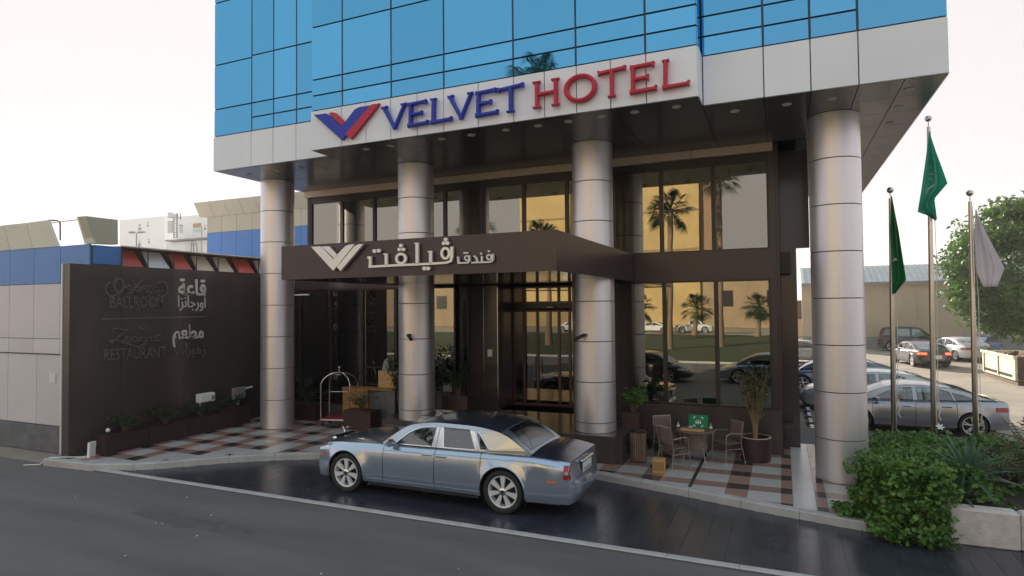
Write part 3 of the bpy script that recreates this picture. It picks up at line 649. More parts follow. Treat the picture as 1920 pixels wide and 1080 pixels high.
# ------------------------------------------------------------------ low building at the left edge
LB = empty('cladded_building', 'low building at left edge with blue band over grey panels and slanted cream parapet', 'building')
bx('wall', M['fasciac'], LB, -45, -16.12, 10.05, 10.75, 0, 5.35); bx('wall', M['gpanel'], LB, -45, -16.62, 10.76, 30, 0, 5.3)
xsL = [-16.15-1.2*0, -17.35, -18.5, -19.62, -20.8, -22, -23.2, -24.4, -26]
for a, b in zip(xsL[1:], xsL):
    bb = b
    MB().box(a+.008, bb-.008, 10.0, 10.05, 4.408, 5.38).build('blue_panel', M['bpanel'], LB)
for a, b in zip(xsL[1:], xsL):
    MB().box(a+.008, b-.008, 10.0, 10.05, 2.95, 4.392).build('grey_panel', M['gpanel'], LB)
    MB().box(a+.008, b-.008, 10.0, 10.05, 2.55, 2.934).build('grey_panel', M['gpanel'], LB)
xs2 = [-16.15, -16.9, -18.29, -19.6, -21, -22.4, -23.8, -26]
for a, b in zip(xs2[1:], xs2): MB().box(a+.008, b-.008, 9.98, 10.05, .68, 2.52).build('grey_panel', M['gpanel'], LB)
bx('ledge', M['dframe'], LB, -26, -16.12, 9.96, 10.06, 2.525, 2.545)
bx('plinth', M['plinth'], LB, -26, -17.0, 9.9, 10.06, 0, .66); bx('plinth_panel', M['gpanel'], LB, -16.98, -16.2, 9.93, 10.05, 0, .66)
# parapet leaning, each cut on the slant
for pl in ([(-40, 425), (0, 425), (40, 420), (64, 472-7), (0, 470), (-40, 473)],): pass
def pz(p): return (p[0]/6., 380+p[1]/6.)
for q in ([(-160, 282), (38, 255), (108, 528), (-90, 556)], [(46, 254), (290, 228), (362, 512), (116, 527)], [(298, 227), (540, 195), (652, 490), (370, 511)], [(862, 160), (958, 150), (1052, 455), (950, 462)]):
    f = fnY(9.98); mb = MB(); lo = [f(*pz(q[3]), 0), f(*pz(q[2]), 0)]; hi = [Vector(at(*pz(q[0]), Y=10.22)), Vector(at(*pz(q[1]), Y=10.22))]
    mb.grid([[lo[0], lo[1]], [hi[0], hi[1]]], smooth=False); mb.grid([[(p[0], p[1]+.06, p[2]) for p in lo], [(p[0], p[1]+.06, p[2]) for p in hi]], smooth=False)
    mb.add([lo[0], lo[1], hi[1], hi[0]]+[(p[0], p[1]+.06, p[2]) for p in (lo[0], lo[1], hi[1], hi[0])], [(i, (i+1) % 4, (i+1) % 4+4, i+4) for i in range(4)])
    mb.build('parapet_panel', M['cpanel'], LB)
# return of the parapet and blue band on the side, then red/white/cream sloped side panels
kx = -16.1
MB().box(kx-.02, kx, 10.06, 10.8, 4.88, 5.36).build('blue_panel', M['bpanel'], LB)
c0 = at(*pz((1060, 455)), X=kx); mb = MB(); pp = [at(*pz(q), X=kx) for q in ((965, 150), (1325, 193), (1328, 470), (1056, 455))]
mb.add([p for p in pp]+[(p[0]-.3, p[1], p[2]) for p in pp], [(0, 1, 2, 3), (7, 6, 5, 4)]+[(i, i+4, (i+1) % 4+4, (i+1) % 4) for i in range(4)]); mb.build('parapet_panel', M['cpanel'], LB)
MB().tube([at(*pz((678, 425)), Y=10.6), at(*pz((676, 215)), Y=10.6), at(*pz((640, 200)), Y=10.5), at(*pz((540, 198)), Y=10.3)], .02).build('bracket', M['dframe'], LB)
MB().tube([at(*pz((560, 230)), Y=10.6), at(*pz((868, 192)), Y=10.6)], .012).build('bracket', M['dframe'], LB)
ys = [at(p, 480, X=-16.2)[1] for p in (223, 272, 321, 363, 404, 441, 480)]+[16.5, 17.6]
for i, (a, b) in enumerate(zip(ys, ys[1:])):
    m = [M['rpanel'], M['wpanel'], M['rpanel'], M['cpanel'], M['cpanel'], M['rpanel'], M['wpanel'], M['rpanel']][i]
    mb = MB(); q = [(-16.12, a+.03, 4.86), (-16.12, b-.1, 4.86), (-16.45, b-.18, 5.32), (-16.45, a+.05, 5.32)]
    mb.add(q+[(x-.03, y, z) for x, y, z in q], [(0, 1, 2, 3), (7, 6, 5, 4)]+[(k, k+4, (k+1) % 4+4, (k+1) % 4) for k in range(4)]); mb.build('sloped_panel', m, LB)
    MB().tube([(-16.08, a, 4.84), (-16.08, a, 5.38)], .018, 6).build('bracket', M['dframe'], LB); MB().tube([(-16.1, a, 4.9), (-16.4, a-.02, 5.36)], .018, 6).build('bracket', M['dframe'], LB)
bx('cap_rail', M['gpanel'], LB, -16.5, -16.05, 10.8, 17.6, 5.37, 5.40); bx('cap_rail', M['rpanel'], LB, -16.15, -16.06, 10.8, 17.6, 4.81, 4.84)
bx('recess_wall', M['rust'], LB, -16.6, -16.5, 10.8, 17.6, 4.8, 5.37)
# meter plate
bx('meter_plate', M['plate'], LB, at(94, 700, Y=9.97)[0], at(105, 700, Y=9.97)[0], 9.955, 9.978, at(99, 718, Y=9.97)[2], at(99, 700, Y=9.97)[2])
# blue and cream block behind
BB = empty('blue_cream_block', 'taller block with cream cornice and blue band behind the red and white panels', 'building')
Y2 = 24.0
def zy(p): return at(*p, Y=Y2)
xl = zy((388, 450))[0]; xr = zy((600, 400))[0]; zb0 = zy((388, 494))[2]-3; z1_ = zy((388, 437))[2]; z2_ = zy((388, 407))[2]; z3_ = zy((395, 386))[2]
bx('wall', M['fasciac'], BB, xl+.02, xr+4, Y2+.05, 40, 0, z2_)
n = 8
for i in range(n):
    a = xl+(xr+1-xl)*i/n; b = xl+(xr+1-xl)*(i+1)/n
    MB().box(a+.01, b-.01, Y2, Y2+.05, z1_-3.5, z1_-.015).build('blue_panel', M['bpanel'], BB)
    MB().box(a+.01, b-.01, Y2, Y2+.05, z1_, z2_).build('cream_panel', M['cpanel'], BB)
    f0 = (a+.01, Y2-.25, z2_+.0); mb = MB(); q = [(a-.5+.01, Y2-.05, z2_), (b-.5-.01, Y2-.05, z2_), (b-.5-.01, Y2-.45, z3_+.15), (a-.5+.01, Y2-.45, z3_+.15)]
    mb.add(q+[(x, y+.3, z) for x, y, z in q], [(0, 1, 2, 3), (7, 6, 5, 4)]+[(k, k+4, (k+1) % 4+4, (k+1) % 4) for k in range(4)]); mb.build('cornice_panel', M['cpanel'], BB)
bx('wall', M['cpanel'], BB, xl, xl+.02, Y2+.05, 40, 0, z2_)
# pale building with rooftop ladder, antennas; far left
PB = empty('pale_building', 'bright white building far behind with small dark windows and roof aerials', 'building')
YP = 60.
def p6(x, y): return (220+x/7.2, 370+y/7.2)
def boxpx(name, m, parent, x0, y0, x1, y1, Y, dep=6, full=False):
    a = at(*p6(x0, y1), Y=Y); b = at(*p6(x1, y0), Y=Y); return bx(name, m, parent, a[0], b[0], Y, Y+dep, 0 if full else a[2], b[2])
boxpx('wall', M['hazeb'], PB, 650, 570, 1250, 750, YP, 8, True); boxpx('wall', M['hazeb'], PB, 800, 225, 1200, 600, YP+2, 6, True)
boxpx('roof_edge', M['walld'], PB, 640, 555, 1190, 578, YP-.5, 9); boxpx('window', M['tan'], PB, 1020, 345, 1125, 410, YP+1.9, .2); boxpx('window', M['cyan'], PB, 1020, 420, 1125, 470, YP+1.9, .2)
for k in range(7): boxpx('ladder_rung', M['walld'], PB, 915, 595+k*20, 1000, 600+k*20, YP-.3, .08)
boxpx('wall', M['hazeb'], PB, 30, 250, 640, 760, YP+10, 8, True)
for (x, y, w, h) in ((290, 365, 14, 24), (282, 405, 32, 40), (402, 335, 14, 14), (402, 368, 14, 28), (288, 590, 14, 16), (280, 618, 28, 50), (414, 560, 12, 16), (414, 592, 16, 28), (1175, 375, 10, 12), (1168, 405, 16, 30), (862, 370, 12, 20), (835, 370, 12, 20)):
    boxpx('window', M['walld'], PB, x, y, x+w, y+h, YP+9.9 if x < 600 else YP+1.85, .15)
ant = empty('aerial_mast', 'lattice aerial mast with panel antennas on the roof of the white building', 'antenna')
def t6(x, y, Y=YP-.8): return at(*p6(x, y), Y=Y)
mb = MB(); mb.tube([t6(806, 550), t6(806, 212)], .09); mb.tube([t6(762, 550), t6(762, 280)], .06)
for k in range(9): mb.tube([t6(762, 545-k*30), t6(806, 530-k*30)], .04, 5); mb.tube([t6(806, 545-k*30), t6(762, 530-k*30)], .04, 5)
mb.tube([t6(735, 275), t6(840, 275)], .06); mb.tube([t6(855, 215), t6(855, 300)], .08); mb.build('lattice', M['walld'], ant)
for (x0, y0, x1, y1) in ((670, 200, 720, 280), (730, 220, 792, 265), (828, 400, 850, 480), (668, 310, 720, 480)): a = t6(x0, y1); b = t6(x1, y0); bx('panel_antenna', M['wpanel'], ant, a[0], b[0], YP-.7, YP-.4, a[2], b[2])
ant2 = MB(); ant2.tube([t6(1030, 735), t6(1030, 560)], .1); ant2.tube([t6(995, 735), t6(1005, 590), t6(1060, 590), t6(1078, 735)], .07); ant2.tube([t6(998, 640), t6(1070, 640)], .06); ant2.tube([t6(1140, 735), t6(1140, 390)], .06)
tag(ant2.build('roof_aerial', M['walld']), 'short braced roof aerial beside the roof ladder rungs', 'antenna')
sla = MB(); sla.tube([t6(258, 760, 48), t6(258, 485, 48)], .07); sla.tube([t6(170, 485, 48), t6(350, 480, 48)], .03)
for a, b in ((165, 225), (285, 365)): p, q = t6(a, 483, 48), t6(b, 470, 48); sla.box(p[0], q[0], 47.8, 48.2, p[2], p[2]+.16, bev=.04)
tag(sla.build('street_lamp', M['walld']), 'twin headed street lamp rising behind the red panels at far left', 'street lamp')
# ------------------------------------------------------------------ cars
def hermite(pts, x):
    """smooth curve through (x,z) points, increasing x"""
    xs = [p[0] for p in pts]; zs = [p[1] for p in pts]
    if x <= xs[0]: return zs[0]
    if x >= xs[-1]: return zs[-1]
    i = max(k for k in range(len(xs)-1) if xs[k] <= x); h = xs[i+1]-xs[i]; t = (x-xs[i])/h
    d = [(zs[k+1]-zs[k])/(xs[k+1]-xs[k]) for k in range(len(xs)-1)]
    def m(k):
        if k == 0: return d[0]
        if k == len(xs)-1: return d[-1]
        return 0 if d[k-1]*d[k] <= 0 else 2*d[k-1]*d[k]/(d[k-1]+d[k])
    a, b = m(i), m(i+1)
    return (2*t**3-3*t*t+1)*zs[i]+(t**3-2*t*t+t)*h*a+(3*t*t-2*t**3)*zs[i+1]+(t**3-t*t)*h*b
def paint(name, col, metal=.75, rough=.26): return mat(name, col, rough, metal=metal, coat=.6, var=.02, scale=400)
def car(label, loc, rz, P, group, pm):
    """x forward, y left, z up; origin on the ground between the axles"""
    R_ = empty('car', label, 'car', loc, rz, group); R_.name = P.get('name', 'parked_car')
    xf, xr, wr = P['xf'], P['xr'], P['wr']; X0, X1 = P['rear'], P['front']; hw = P['w']/2; top = P['top']; roof = P['roof']
    ra = wr*P.get('arch', 1.16); zs = P.get('sill', .25); body = [pm, M['black']]
    def plan(x):
        v = 1.0
        e = P.get('ef', .9)
        if x > X1-e: v -= P.get('tf', .16)*((x-(X1-e))/e)**2.2
        er = P.get('er', .8)
        if x < X0+er: v -= P.get('tr', .12)*(((X0+er)-x)/er)**2.2
        return v
    def Wd(x, z):
        zt = hermite(top, x); v = hw*plan(x)
        k = (z-zs)/max(.1, zt-zs)
        v *= 1-.035*max(0, (.25-k)/.25)**1.5-.045*max(0, (k-.45)/.55)**1.6
        d = zt-z
        if d < .10: v -= .07*(1-d/.10)**2
        for xw in (xf, xr):
            r = hypot(x-xw, z-wr); 
            if z > wr*.4 and r < ra+.14: v += P.get('flare', .018)*max(0, 1-max(0, r-ra)/.14)
        return v
    def zbot(x):
        z = zs
        for xw in (xf, xr):
            if abs(x-xw) < ra: z = max(z, wr+sqrt(max(0, ra*ra-(x-xw)**2)))
        if x > X1-.5: z -= .03*(x-X1+.5)/.5
        return z
    xs0 = sorted(set([round(v, 4) for v in list(np.linspace(X0, X1, 60))+[xw+ra*cos(radians(a)) for xw in (xf, xr) for a in range(0, 181, 10)]+[xw+s_*(ra+.001) for xw in (xf, xr) for s_ in (-1, 1)]+[g+s_*.006 for g in P['gaps'] for s_ in (-1, 1)]]))
    def side(x):
        zb = zbot(x); zt = hermite(top, x); 
        ts = [0, .12, .25, .4, .55, .7, .8, .87, .93, .97, 1]
        return [(x, Wd(x, zb+(zt-zb)*t), zb+(zt-zb)*t) for t in ts]
    gs = [X0]+sorted(P['gaps'])+[X1]; names = P['panels']
    for sgn_ in (1, -1):
        for (a, b, nm) in zip(gs, gs[1:], names):
            lo = a+(.006 if a != X0 else 0); hi = b-(.006 if b != X1 else 0)
            rows = [[(p[0], p[1]*sgn_, p[2]) for p in side(x)] for x in xs0 if lo-1e-6 <= x <= hi+1e-6]
            mb = MB(); mb.grid(rows, 0)
            inner = [[(p[0], p[1]-sgn_*.03, p[2]) for p in r] for r in rows]
            for k_ in (0, -1): mb.grid([rows[k_], inner[k_]], 1, False)
            mb.grid([[r[0] for r in rows], [r[0] for r in inner]], 0, False)
            po = mb.build(nm, body, R_, sharp=35)
            if nm == 'door':
                hx = (a+.12 if not P.get('coach') or b > -.0 else a+.12); 
                if P.get('handles'): hx, hz = P['handles'][0 if b > .1 else 1]
                else: hz = hermite(top, hx+.1)-.12
                y = Wd(hx, hz)*sgn_
                MB().box(hx, hx+.22, min(y-.006*sgn_, y+.04*sgn_), max(y-.006*sgn_, y+.04*sgn_), hz-.014, hz+.018, bev=.005).build('handle', M['chrome'], po)
        for xw in (xf, xr):                                       # wheel arch lips and liners
            tb = MB(); pts = [(xw+ra*cos(radians(a)), sgn_*(Wd(xw+ra*cos(radians(a)), wr+ra*sin(radians(a)))), wr+ra*sin(radians(a))) for a in range(-12, 193, 8)]
            tb.tube(pts, .014, 6, 0); tb.build('arch_lip', pm, R_)
            ln = MB(); rr_ = ra+.0
            ln.grid([[(xw+rr_*cos(radians(a)), sgn_*y, wr+rr_*sin(radians(a))) for a in range(-30, 211, 15)] for y in (hw*.97, hw-.32)], 0)
            ln.add([(xw+rr_*cos(radians(a)), sgn_*(hw-.32), wr+rr_*sin(radians(a))) for a in range(-30, 211, 15)], [tuple(range(17))])
            ln.build('wheel_well', M['black'], R_)
    # hood and boot lid / deck, roof, glass
    def topgrid(xa, xb, nm, m, n=16, crown=.045, inset=0):
        rows = []
        for i in range(n+1):
            x = xa+(xb-xa)*i/n; z = hermite(top, x); y = Wd(x, z)-inset; c = crown*min(1, (min(x-X0, X1-x)+.15)/.6)
            rows.append([(x, y*u, z+c*(1-abs(u)**2.6)) for u in np.linspace(-1, 1, 13)])
        return MB().grid(rows, 0).build(nm, m, R_, sharp=50)
    topgrid(P['cowl'], X1, 'bonnet', P.get('bonm', pm), crown=P.get('hc', .05)); topgrid(X0, P['deck'], 'boot_lid', P.get('lidm', pm), crown=.035)
    zc = P.get('ends', {})
    for s_, xe, nm in ((1, X1, 'front_bumper'), (-1, X0, 'rear_bumper')):
        zt = hermite(top, xe); prof = P.get('nose' if s_ > 0 else 'tail'); rows = []
        zb_ = zbot(xe)
        for t in np.linspace(0, 1, 13):
            z = zb_+(zt-zb_)*t; y = Wd(xe, z); row = []
            bul = hermite(prof, t)
            for u in np.linspace(-1, 1, 17): row.append((xe+s_*bul*(1-abs(u)**3.2), y*u, z+(P.get('hc', .05) if s_ > 0 else .035)*.25*(1-abs(u)**2.6)*t*t))
            rows.append(row)
        MB().grid(rows, 0).build(nm, pm, R_, sharp=45)
    # dark underbody
    MB().box(X0+.25, X1-.3, -hw+.3, hw-.3, .17, .55).box(xr+ra+.05, xf-ra-.05, -hw+.06, hw-.06, .2, zs+.08).build('underbody', M['black'], R_)
    # greenhouse
    bw = hw*.915; ins = P.get('tumble', .28)
    rz_ = [p for p in roof]; ra0, ra1 = roof[0][0], roof[-1][0]          # rear glass base ... windscreen base
    def gy_(x, z):
        zt = hermite(top, min(max(x, ra0), ra1)); k = max(0, z-zt+.02)
        pl = 1-.10*max(0, (x-(ra1-.9))/.9)**2*(1 if x > ra1-.9 else 0)-.10*max(0, ((ra0+.8)-x)/.8)**2
        return bw*pl-k*ins-.30*max(0, k-.30)**2
    rl = lambda x: hermite(roof, x)
    wins = P['wins']
    def plate_(outline, holes, nm, m, off0, off1, parent):
        cu = bpy.data.curves.new('c', 'CURVE'); cu.dimensions = '2D'; cu.fill_mode = 'BOTH'
        for pl in [outline]+holes:
            sp = cu.splines.new('POLY'); sp.points.add(len(pl)-1); sp.use_cyclic_u = True
            for q, p in zip(pl, sp.points): p.co = (q[0], q[1], 0, 1)
        o = bpy.data.objects.new('c', cu); COL.objects.link(o); me = bpy.data.meshes.new_from_object(o.evaluated_get(bpy.context.evaluated_depsgraph_get())); bpy.data.objects.remove(o)
        V0 = [v.co[:] for v in me.vertices]; F0 = [tuple(p.vertices) for p in me.polygons]; out = []
        for sg in (1, -1):
            mb = MB(); n = len(V0); mb.add([(x, sg*(gy_(x, z)+off1), z) for x, z, _ in V0], F0)
            ec = {}
            for f in F0:
                for a, b in zip(f, f[1:]+f[:1]): ec[tuple(sorted((a, b)))] = ec.get(tuple(sorted((a, b))), 0)+1
            mb.add([(x, sg*(gy_(x, z)+o_), z) for o_ in (off1, off0) for x, z, _ in V0], [(a, b, b+n, a+n) for (a, b), c in ec.items() if c == 1])
            out.append(mb.build(nm, m, parent))
        return out
    xsr = list(np.linspace(ra1, ra0, 34)); outl = [(x, rl(x)-.012) for x in xsr]+[(x, hermite(top, x)-.03) for x in np.linspace(ra0, ra1, 14)]
    plate_(outl, wins, 'cabin_side', pm, -.02, 0, R_)
    for wpoly in wins:
        a, b = plate_(wpoly, [], 'side_window', M['cglass'], -.012, -.008, R_)
        for sg, o in ((1, a), (-1, b)):
            f = MB(); pts = [(x, sg*(gy_(x, z)+.004), z) for x, z in wpoly]; f.tube(pts+[pts[0]], P.get('trim', .009), 5, caps=False); f.build('window_trim', M['chrome'] if P.get('chrome', 1) else M['black'], o)
    ia, ib = P['ws'], P['rg']                                   # x of windscreen top, rear glass top
    def topl(x): z = rl(x); return z, gy_(x, z)
    def sheet(xa, xb, nm, m, n=14, crown=.05, k=1., dz=0, bow=0.):
        rows = []
        for i in range(n+1):
            x = xa+(xb-xa)*i/n; z, y = topl(x); t = min(1, (z-hermite(top, x))/.3)
            rows.append([(x+bow*(1-abs(u)**2), y*u*k, z+dz+crown*t*(1-abs(u)**2.4)) for u in np.linspace(-1, 1, 15)])
        return MB().grid(rows, 0).build(nm, m, R_, sharp=60)
    sheet(ia, ib, 'roof', P.get('roofm', pm)); 
    sheet(ra1, ia+.0, 'windscreen', M['cglassd'], crown=.045, bow=.0); sheet(ib, ra0, 'rear_screen_frame', pm, crown=.04)
    sheet(ib-.05, ra0+.06, 'rear_window', M['cglassd'], crown=.04, k=P.get('rgk', .8), dz=.012)
    # interior
    mi = MB(); fl = .55
    mi.box(ra0+.35, ra1-.25, -bw+.14, bw-.14, fl-.2, fl-.1)
    mi.build('cabin_floor', M['black'], R_)
    for sx, w_ in ((P['seats'][0], .5), (P['seats'][1], .5)):
        for sy in (1, -1):
            st = MB(); st.box(sx-.5, sx+.05, sy*.4-.26, sy*.4+.26, fl, fl+.2, bev=.05); st.box(sx-.62, sx-.46, sy*.4-.25, sy*.4+.25, fl+.1, fl+.52, bev=.05); st.box(sx-.63, sx-.52, sy*.4-.13, sy*.4+.13, fl+.53, fl+.68, bev=.04)
            st.build('seat', P.get('seatm', M['black']), R_)
    sw = MB(); cx_ = ra1-.72; sw.tube([(cx_+.07*sin(a_), .4+.18*cos(a_), .93+.17*sin(a_)) for a_ in np.linspace(0, 2*pi, 20)], .016, 6, caps=False); sw.tube([(cx_, .4, .93), (cx_+.3, .4, .85)], .03); sw.build('steering_wheel', M['black'], R_)
    # wheels
    rimr = P.get('rimr', .72)*wr
    for xw in (xf, xr):
        for sg in (1, -1):
            ty = MB(); w2 = P.get('tw', .24); yo = hw-.02
            pr = [(rimr, 0), (rimr+.01, .012), (wr*.86, .022), (wr*.97, .012), (wr, -.02), (wr, -w2+.02), (wr*.9, -w2), (rimr, -w2)]
            ty.lathe([(r, y) for r, y in pr], 40, (0, 0, 0), axis='y'); tyre = ty.build('wheel', M['rubber'], R_); tyre.location = (xw, sg*yo, wr)
            if sg < 0: tyre.rotation_euler = (0, 0, pi)
            rm = MB(); rm.lathe([(rimr, .0), (rimr-.005, .008), (rimr*.93, .004), (rimr*.9, -.02), (rimr*.88, -.14), (.02, -.15)], 36, axis='y', mi=0)
            ns = P.get('spokes', 7)
            for k in range(ns):
                a = 2*pi*k/ns+P.get('srot', pi/2)
                for da in P.get('split', (-.1, .1)):
                    def fn_(u, v, d, a=a, da=da): return (u*cos(a+da*(u/rimr))-v*sin(a), d-.012*(1-u/rimr)*0, u*sin(a+da*(u/rimr))+v*cos(a))
                    w_i, w_o = P.get('sw', (.028, .03)); rm.prism([(.04, -w_i*wr*2), (rimr*.94, -w_o*wr*2), (rimr*.94, w_o*wr*2), (.04, w_i*wr*2)], fn_, -.05, -.004+.0007*k+(.0003 if da > 0 else 0), 0)
            rim_o = rm.build('rim', P.get('rimm', M['rim']), tyre, sharp=30)
            MB().lathe([(rimr*.87, -.1), (.02, -.1)], 30, axis='y').build('brake_disc', M['black'], tyre)
            MB().lathe([(wr*.17, -.02), (wr*.17, .004), (wr*.12, .014), (.001, .016)], 20, axis='y').lathe([(wr*.09, .0155), (wr*.085, .018), (.001, .018)], 16, axis='y', mi=1).build('hub_cap', [M['chrome'], M['black']], tyre)
    # lamps, mirrors, plate
    def wrap(xa, xb, z0, z1, nm, m, off=.008, n=6):
        for sg in (1, -1):
            rows = [[(x, sg*(Wd(x, z)+off), z) for z in np.linspace(z0, z1, 4)] for x in np.linspace(xa, xb, n)]
            MB().grid(rows, 0).build(nm, m, R_)
    def endlamp(front, y0, y1, z0, z1, nm, m, off=.012):
        s_ = 1 if front else -1; xe = X1 if front else X0; prof = P['nose' if front else 'tail']; zt = hermite(top, xe); zb_ = zbot(xe)
        for sg in (1, -1):
            rows = []
            for z in np.linspace(z0, z1, 4):
                t = (z-zb_)/(zt-zb_); y_ = Wd(xe, z); bul = hermite(prof, t)
                rows.append([(xe+s_*(bul*(1-abs(y/y_)**3.2)+off), sg*y, z) for y in np.linspace(y0, min(y1, y_-.002), 6)])
            MB().grid(rows, 0).build(nm, m, R_)
    for q in P.get('lamps', []): (wrap if q[0] == 'wrap' else endlamp)(*q[1:])
    for sg in (1, -1):
        mx_ = P['mir']; y_ = gy_(mx_, hermite(top, mx_)+.06)
        mm = MB(); mm.tube([(mx_, sg*(y_-.02), hermite(top, mx_)+.03), (mx_+.02, sg*(y_+.08), hermite(top, mx_)+.06)], .02, 6)
        mm.box(mx_-.05, mx_+.09, min(sg*(y_+.06), sg*(y_+.25)), max(sg*(y_+.06), sg*(y_+.25)), hermite(top, mx_)+.0, hermite(top, mx_)+.14, bev=.035); mm.build('wing_mirror', pm, R_)
    px_ = X0-hermite(P['tail'], .55)-.012; pz_ = P.get('plz', .62); pw = .26
    MB().box(px_-.008, px_, -pw, pw, pz_-.09, pz_+.09).build('number_plate', M['plate'], R_)
    return R_, Wd, gy_
# hero saloon
hero_top = [(-3.02, .93), (-2.92, .965), (-2.2, 1.035), (-1.5, 1.03), (-.3, 1.015), (.6, 1.0), (1.2, .985), (1.8, .965), (2.3, .915), (2.5, .87)]
hero_roof = [(-2.22, 1.05), (-2.0, 1.19), (-1.7, 1.36), (-1.45, 1.43), (-1.0, 1.475), (-.36, 1.485), (.1, 1.45), (.35, 1.39), (.62, 1.24), (.86, 1.08), (.98, .99)]
HP = dict(name='saloon_car', xf=1.72, xr=-1.72, wr=.385, rear=-2.93, front=2.48, w=1.93, top=hero_top, roof=hero_roof, gaps=[-1.28, -.32, .83], panels=['rear_wing', 'door', 'door', 'front_wing'],
  cowl=.86, deck=-2.1, sill=.27, arch=1.17, tf=.13, tr=.1, ef=1.0, er=.7, flare=.03, hc=.07, nose=[(0, .08), (.25, .12), (.5, .1), (.8, .07), (1, .0)], tail=[(0, .06), (.2, .12), (.42, .12), (.5, .06), (1, .01)],
  ws=.3, rg=-1.62, rgk=.80, seats=(.3, -.75), seatm=M['tan'], spokes=7, rimr=.74, split=(-.085, .085), sw=(.022, .038), mir=.6, trim=.012, tw=.25, plz=.78,
  handles=[(-.28, .9), (-.58, .895)],
  wins=[[(.63, 1.03), (.3, 1.26), (.12, 1.345), (-.0, 1.375), (-.28, 1.395), (-.22, 1.045)], [(-.48, 1.05), (-.44, 1.395), (-1.0, 1.385), (-1.14, 1.06)], [(-1.235, 1.065), (-1.12, 1.37), (-1.2, 1.35), (-1.43, 1.075)]],
  lamps=[('wrap', -2.925, -2.84, .70, .93, 'tail_lamp', M['lampr']), ('end', False, .80, .90, .70, .93, 'tail_lamp', M['lampr']), ('wrap', -2.72, -2.56, .64, .67, 'side_marker', M['lampo']), ('wrap', 2.32, 2.46, .66, .70, 'side_marker', M['lampo']), ('end', True, .50, .80, .66, .78, 'headlight', M['headl']), ('end', False, .80, .88, .78, .83, 'reversing_lamp', M['headl'], .018), ('wrap', -2.92, -2.86, .78, .83, 'reversing_lamp', M['headl'], .014)])
hp = paint('silver_blue_paint', (.42, .49, .60), .8, .17); hn_ = paint('painted_soffit_reflection', (.12, .15, .23), .8, .2); HP['roofm'] = hn_; HP['lidm'] = hn_; HP['bonm'] = paint('painted_bonnet_reflection', (.27, .33, .40), .8, .18)  # top panels darker: the soffit's dark reflection is put into the paint colour
hero, hW, hG = car('silver blue luxury saloon parked on the dark tiles before the hotel entrance', (-6.33, 10.93, .012), pi, HP, None, hp)
# its chrome and special parts
MB().box(2.42, 2.60, -.34, .34, .38, .92, bev=.03).build('radiator_grille', M['chrome'], hero)
g = [o for o in hero.children if o.name.startswith('radiator')][0]
for k in range(15): MB().box(2.603, 2.61, -.32+k*.0457-.004, -.32+k*.0457+.004, .42, .90).build('grille_bar', M['black'], g)
fig = MB(); fig.tube([(2.52, 0, .955), (2.52, 0, 1.0), (2.54, 0, 1.04), (2.57, 0, 1.075)], [.022, .01, .014, .008], 8); fig.tube([(2.53, 0, 1.04), (2.46, .035, 1.06), (2.42, .05, 1.07)], [.01, .008, .002], 6); fig.tube([(2.53, 0, 1.04), (2.46, -.035, 1.06), (2.42, -.05, 1.07)], [.01, .008, .002], 6)
fig.build('bonnet_mascot', M['chrome'], hero)
MB().tube([(2.3, .78, .95), (2.3, .78, 1.15)], .005, 5).build('flag_rod', M['chrome'], hero)
for sg in (1, -1):
    MB().tube([(x, sg*(hW(x, hermite(hero_top, x)-.09)+.002), hermite(hero_top, x)-.09) for x in np.linspace(-2.75, .8, 20)], .004, 5).build('coachline', M['chrome'], hero)
    MB().tube([(x, sg*(hW(x, .34)+.002), .34) for x in np.linspace(-1.25, 1.2, 10)], .006, 5).build('sill_trim', hp, hero)
    MB().box(1.0, 1.05, sg*hW(1.0, .6)-.004, sg*hW(1.0, .6)+.006, .55, .65).build('wing_badge', M['chrome'], hero)
MB().box(-3.04, -2.96, -.32, .32, .875, .91, bev=.01).build('boot_handle', M['chrome'], hero)
MB().add([(-3.015+dx, y, z) for dx in (0, -.004) for (y, z) in ((-.22, .73), (.22, .73), (.22, .745), (-.22, .745))], [(0, 1, 2, 3), (4, 5, 6, 7)]).build('plate_line', M['black'], hero)
MB().box(-.15, .35, -.35, .35, 1.497, 1.512, bev=.005).build('sunroof', M['cglassd'], hero)
for sg in (1, -1):
    for poly in ([(-.225, 1.04), (-.285, 1.395), (-.345, 1.40), (-.30, 1.04)], [(-.34, 1.04), (-.375, 1.40), (-.435, 1.398), (-.475, 1.045)], [(-1.145, 1.06), (-1.01, 1.385), (-1.105, 1.375), (-1.225, 1.062)]):
        MB().prism(poly, lambda u, v, d, sg=sg: (u, sg*(hG(u, v)+d), v), .001, .009).build('pillar_trim', M['chrome'], hero)
    MB().box(-1.2, .5, min(sg*.72, sg*.76), max(sg*.72, sg*.76), .7, 1.0).build('door_card', M['tan'], hero)
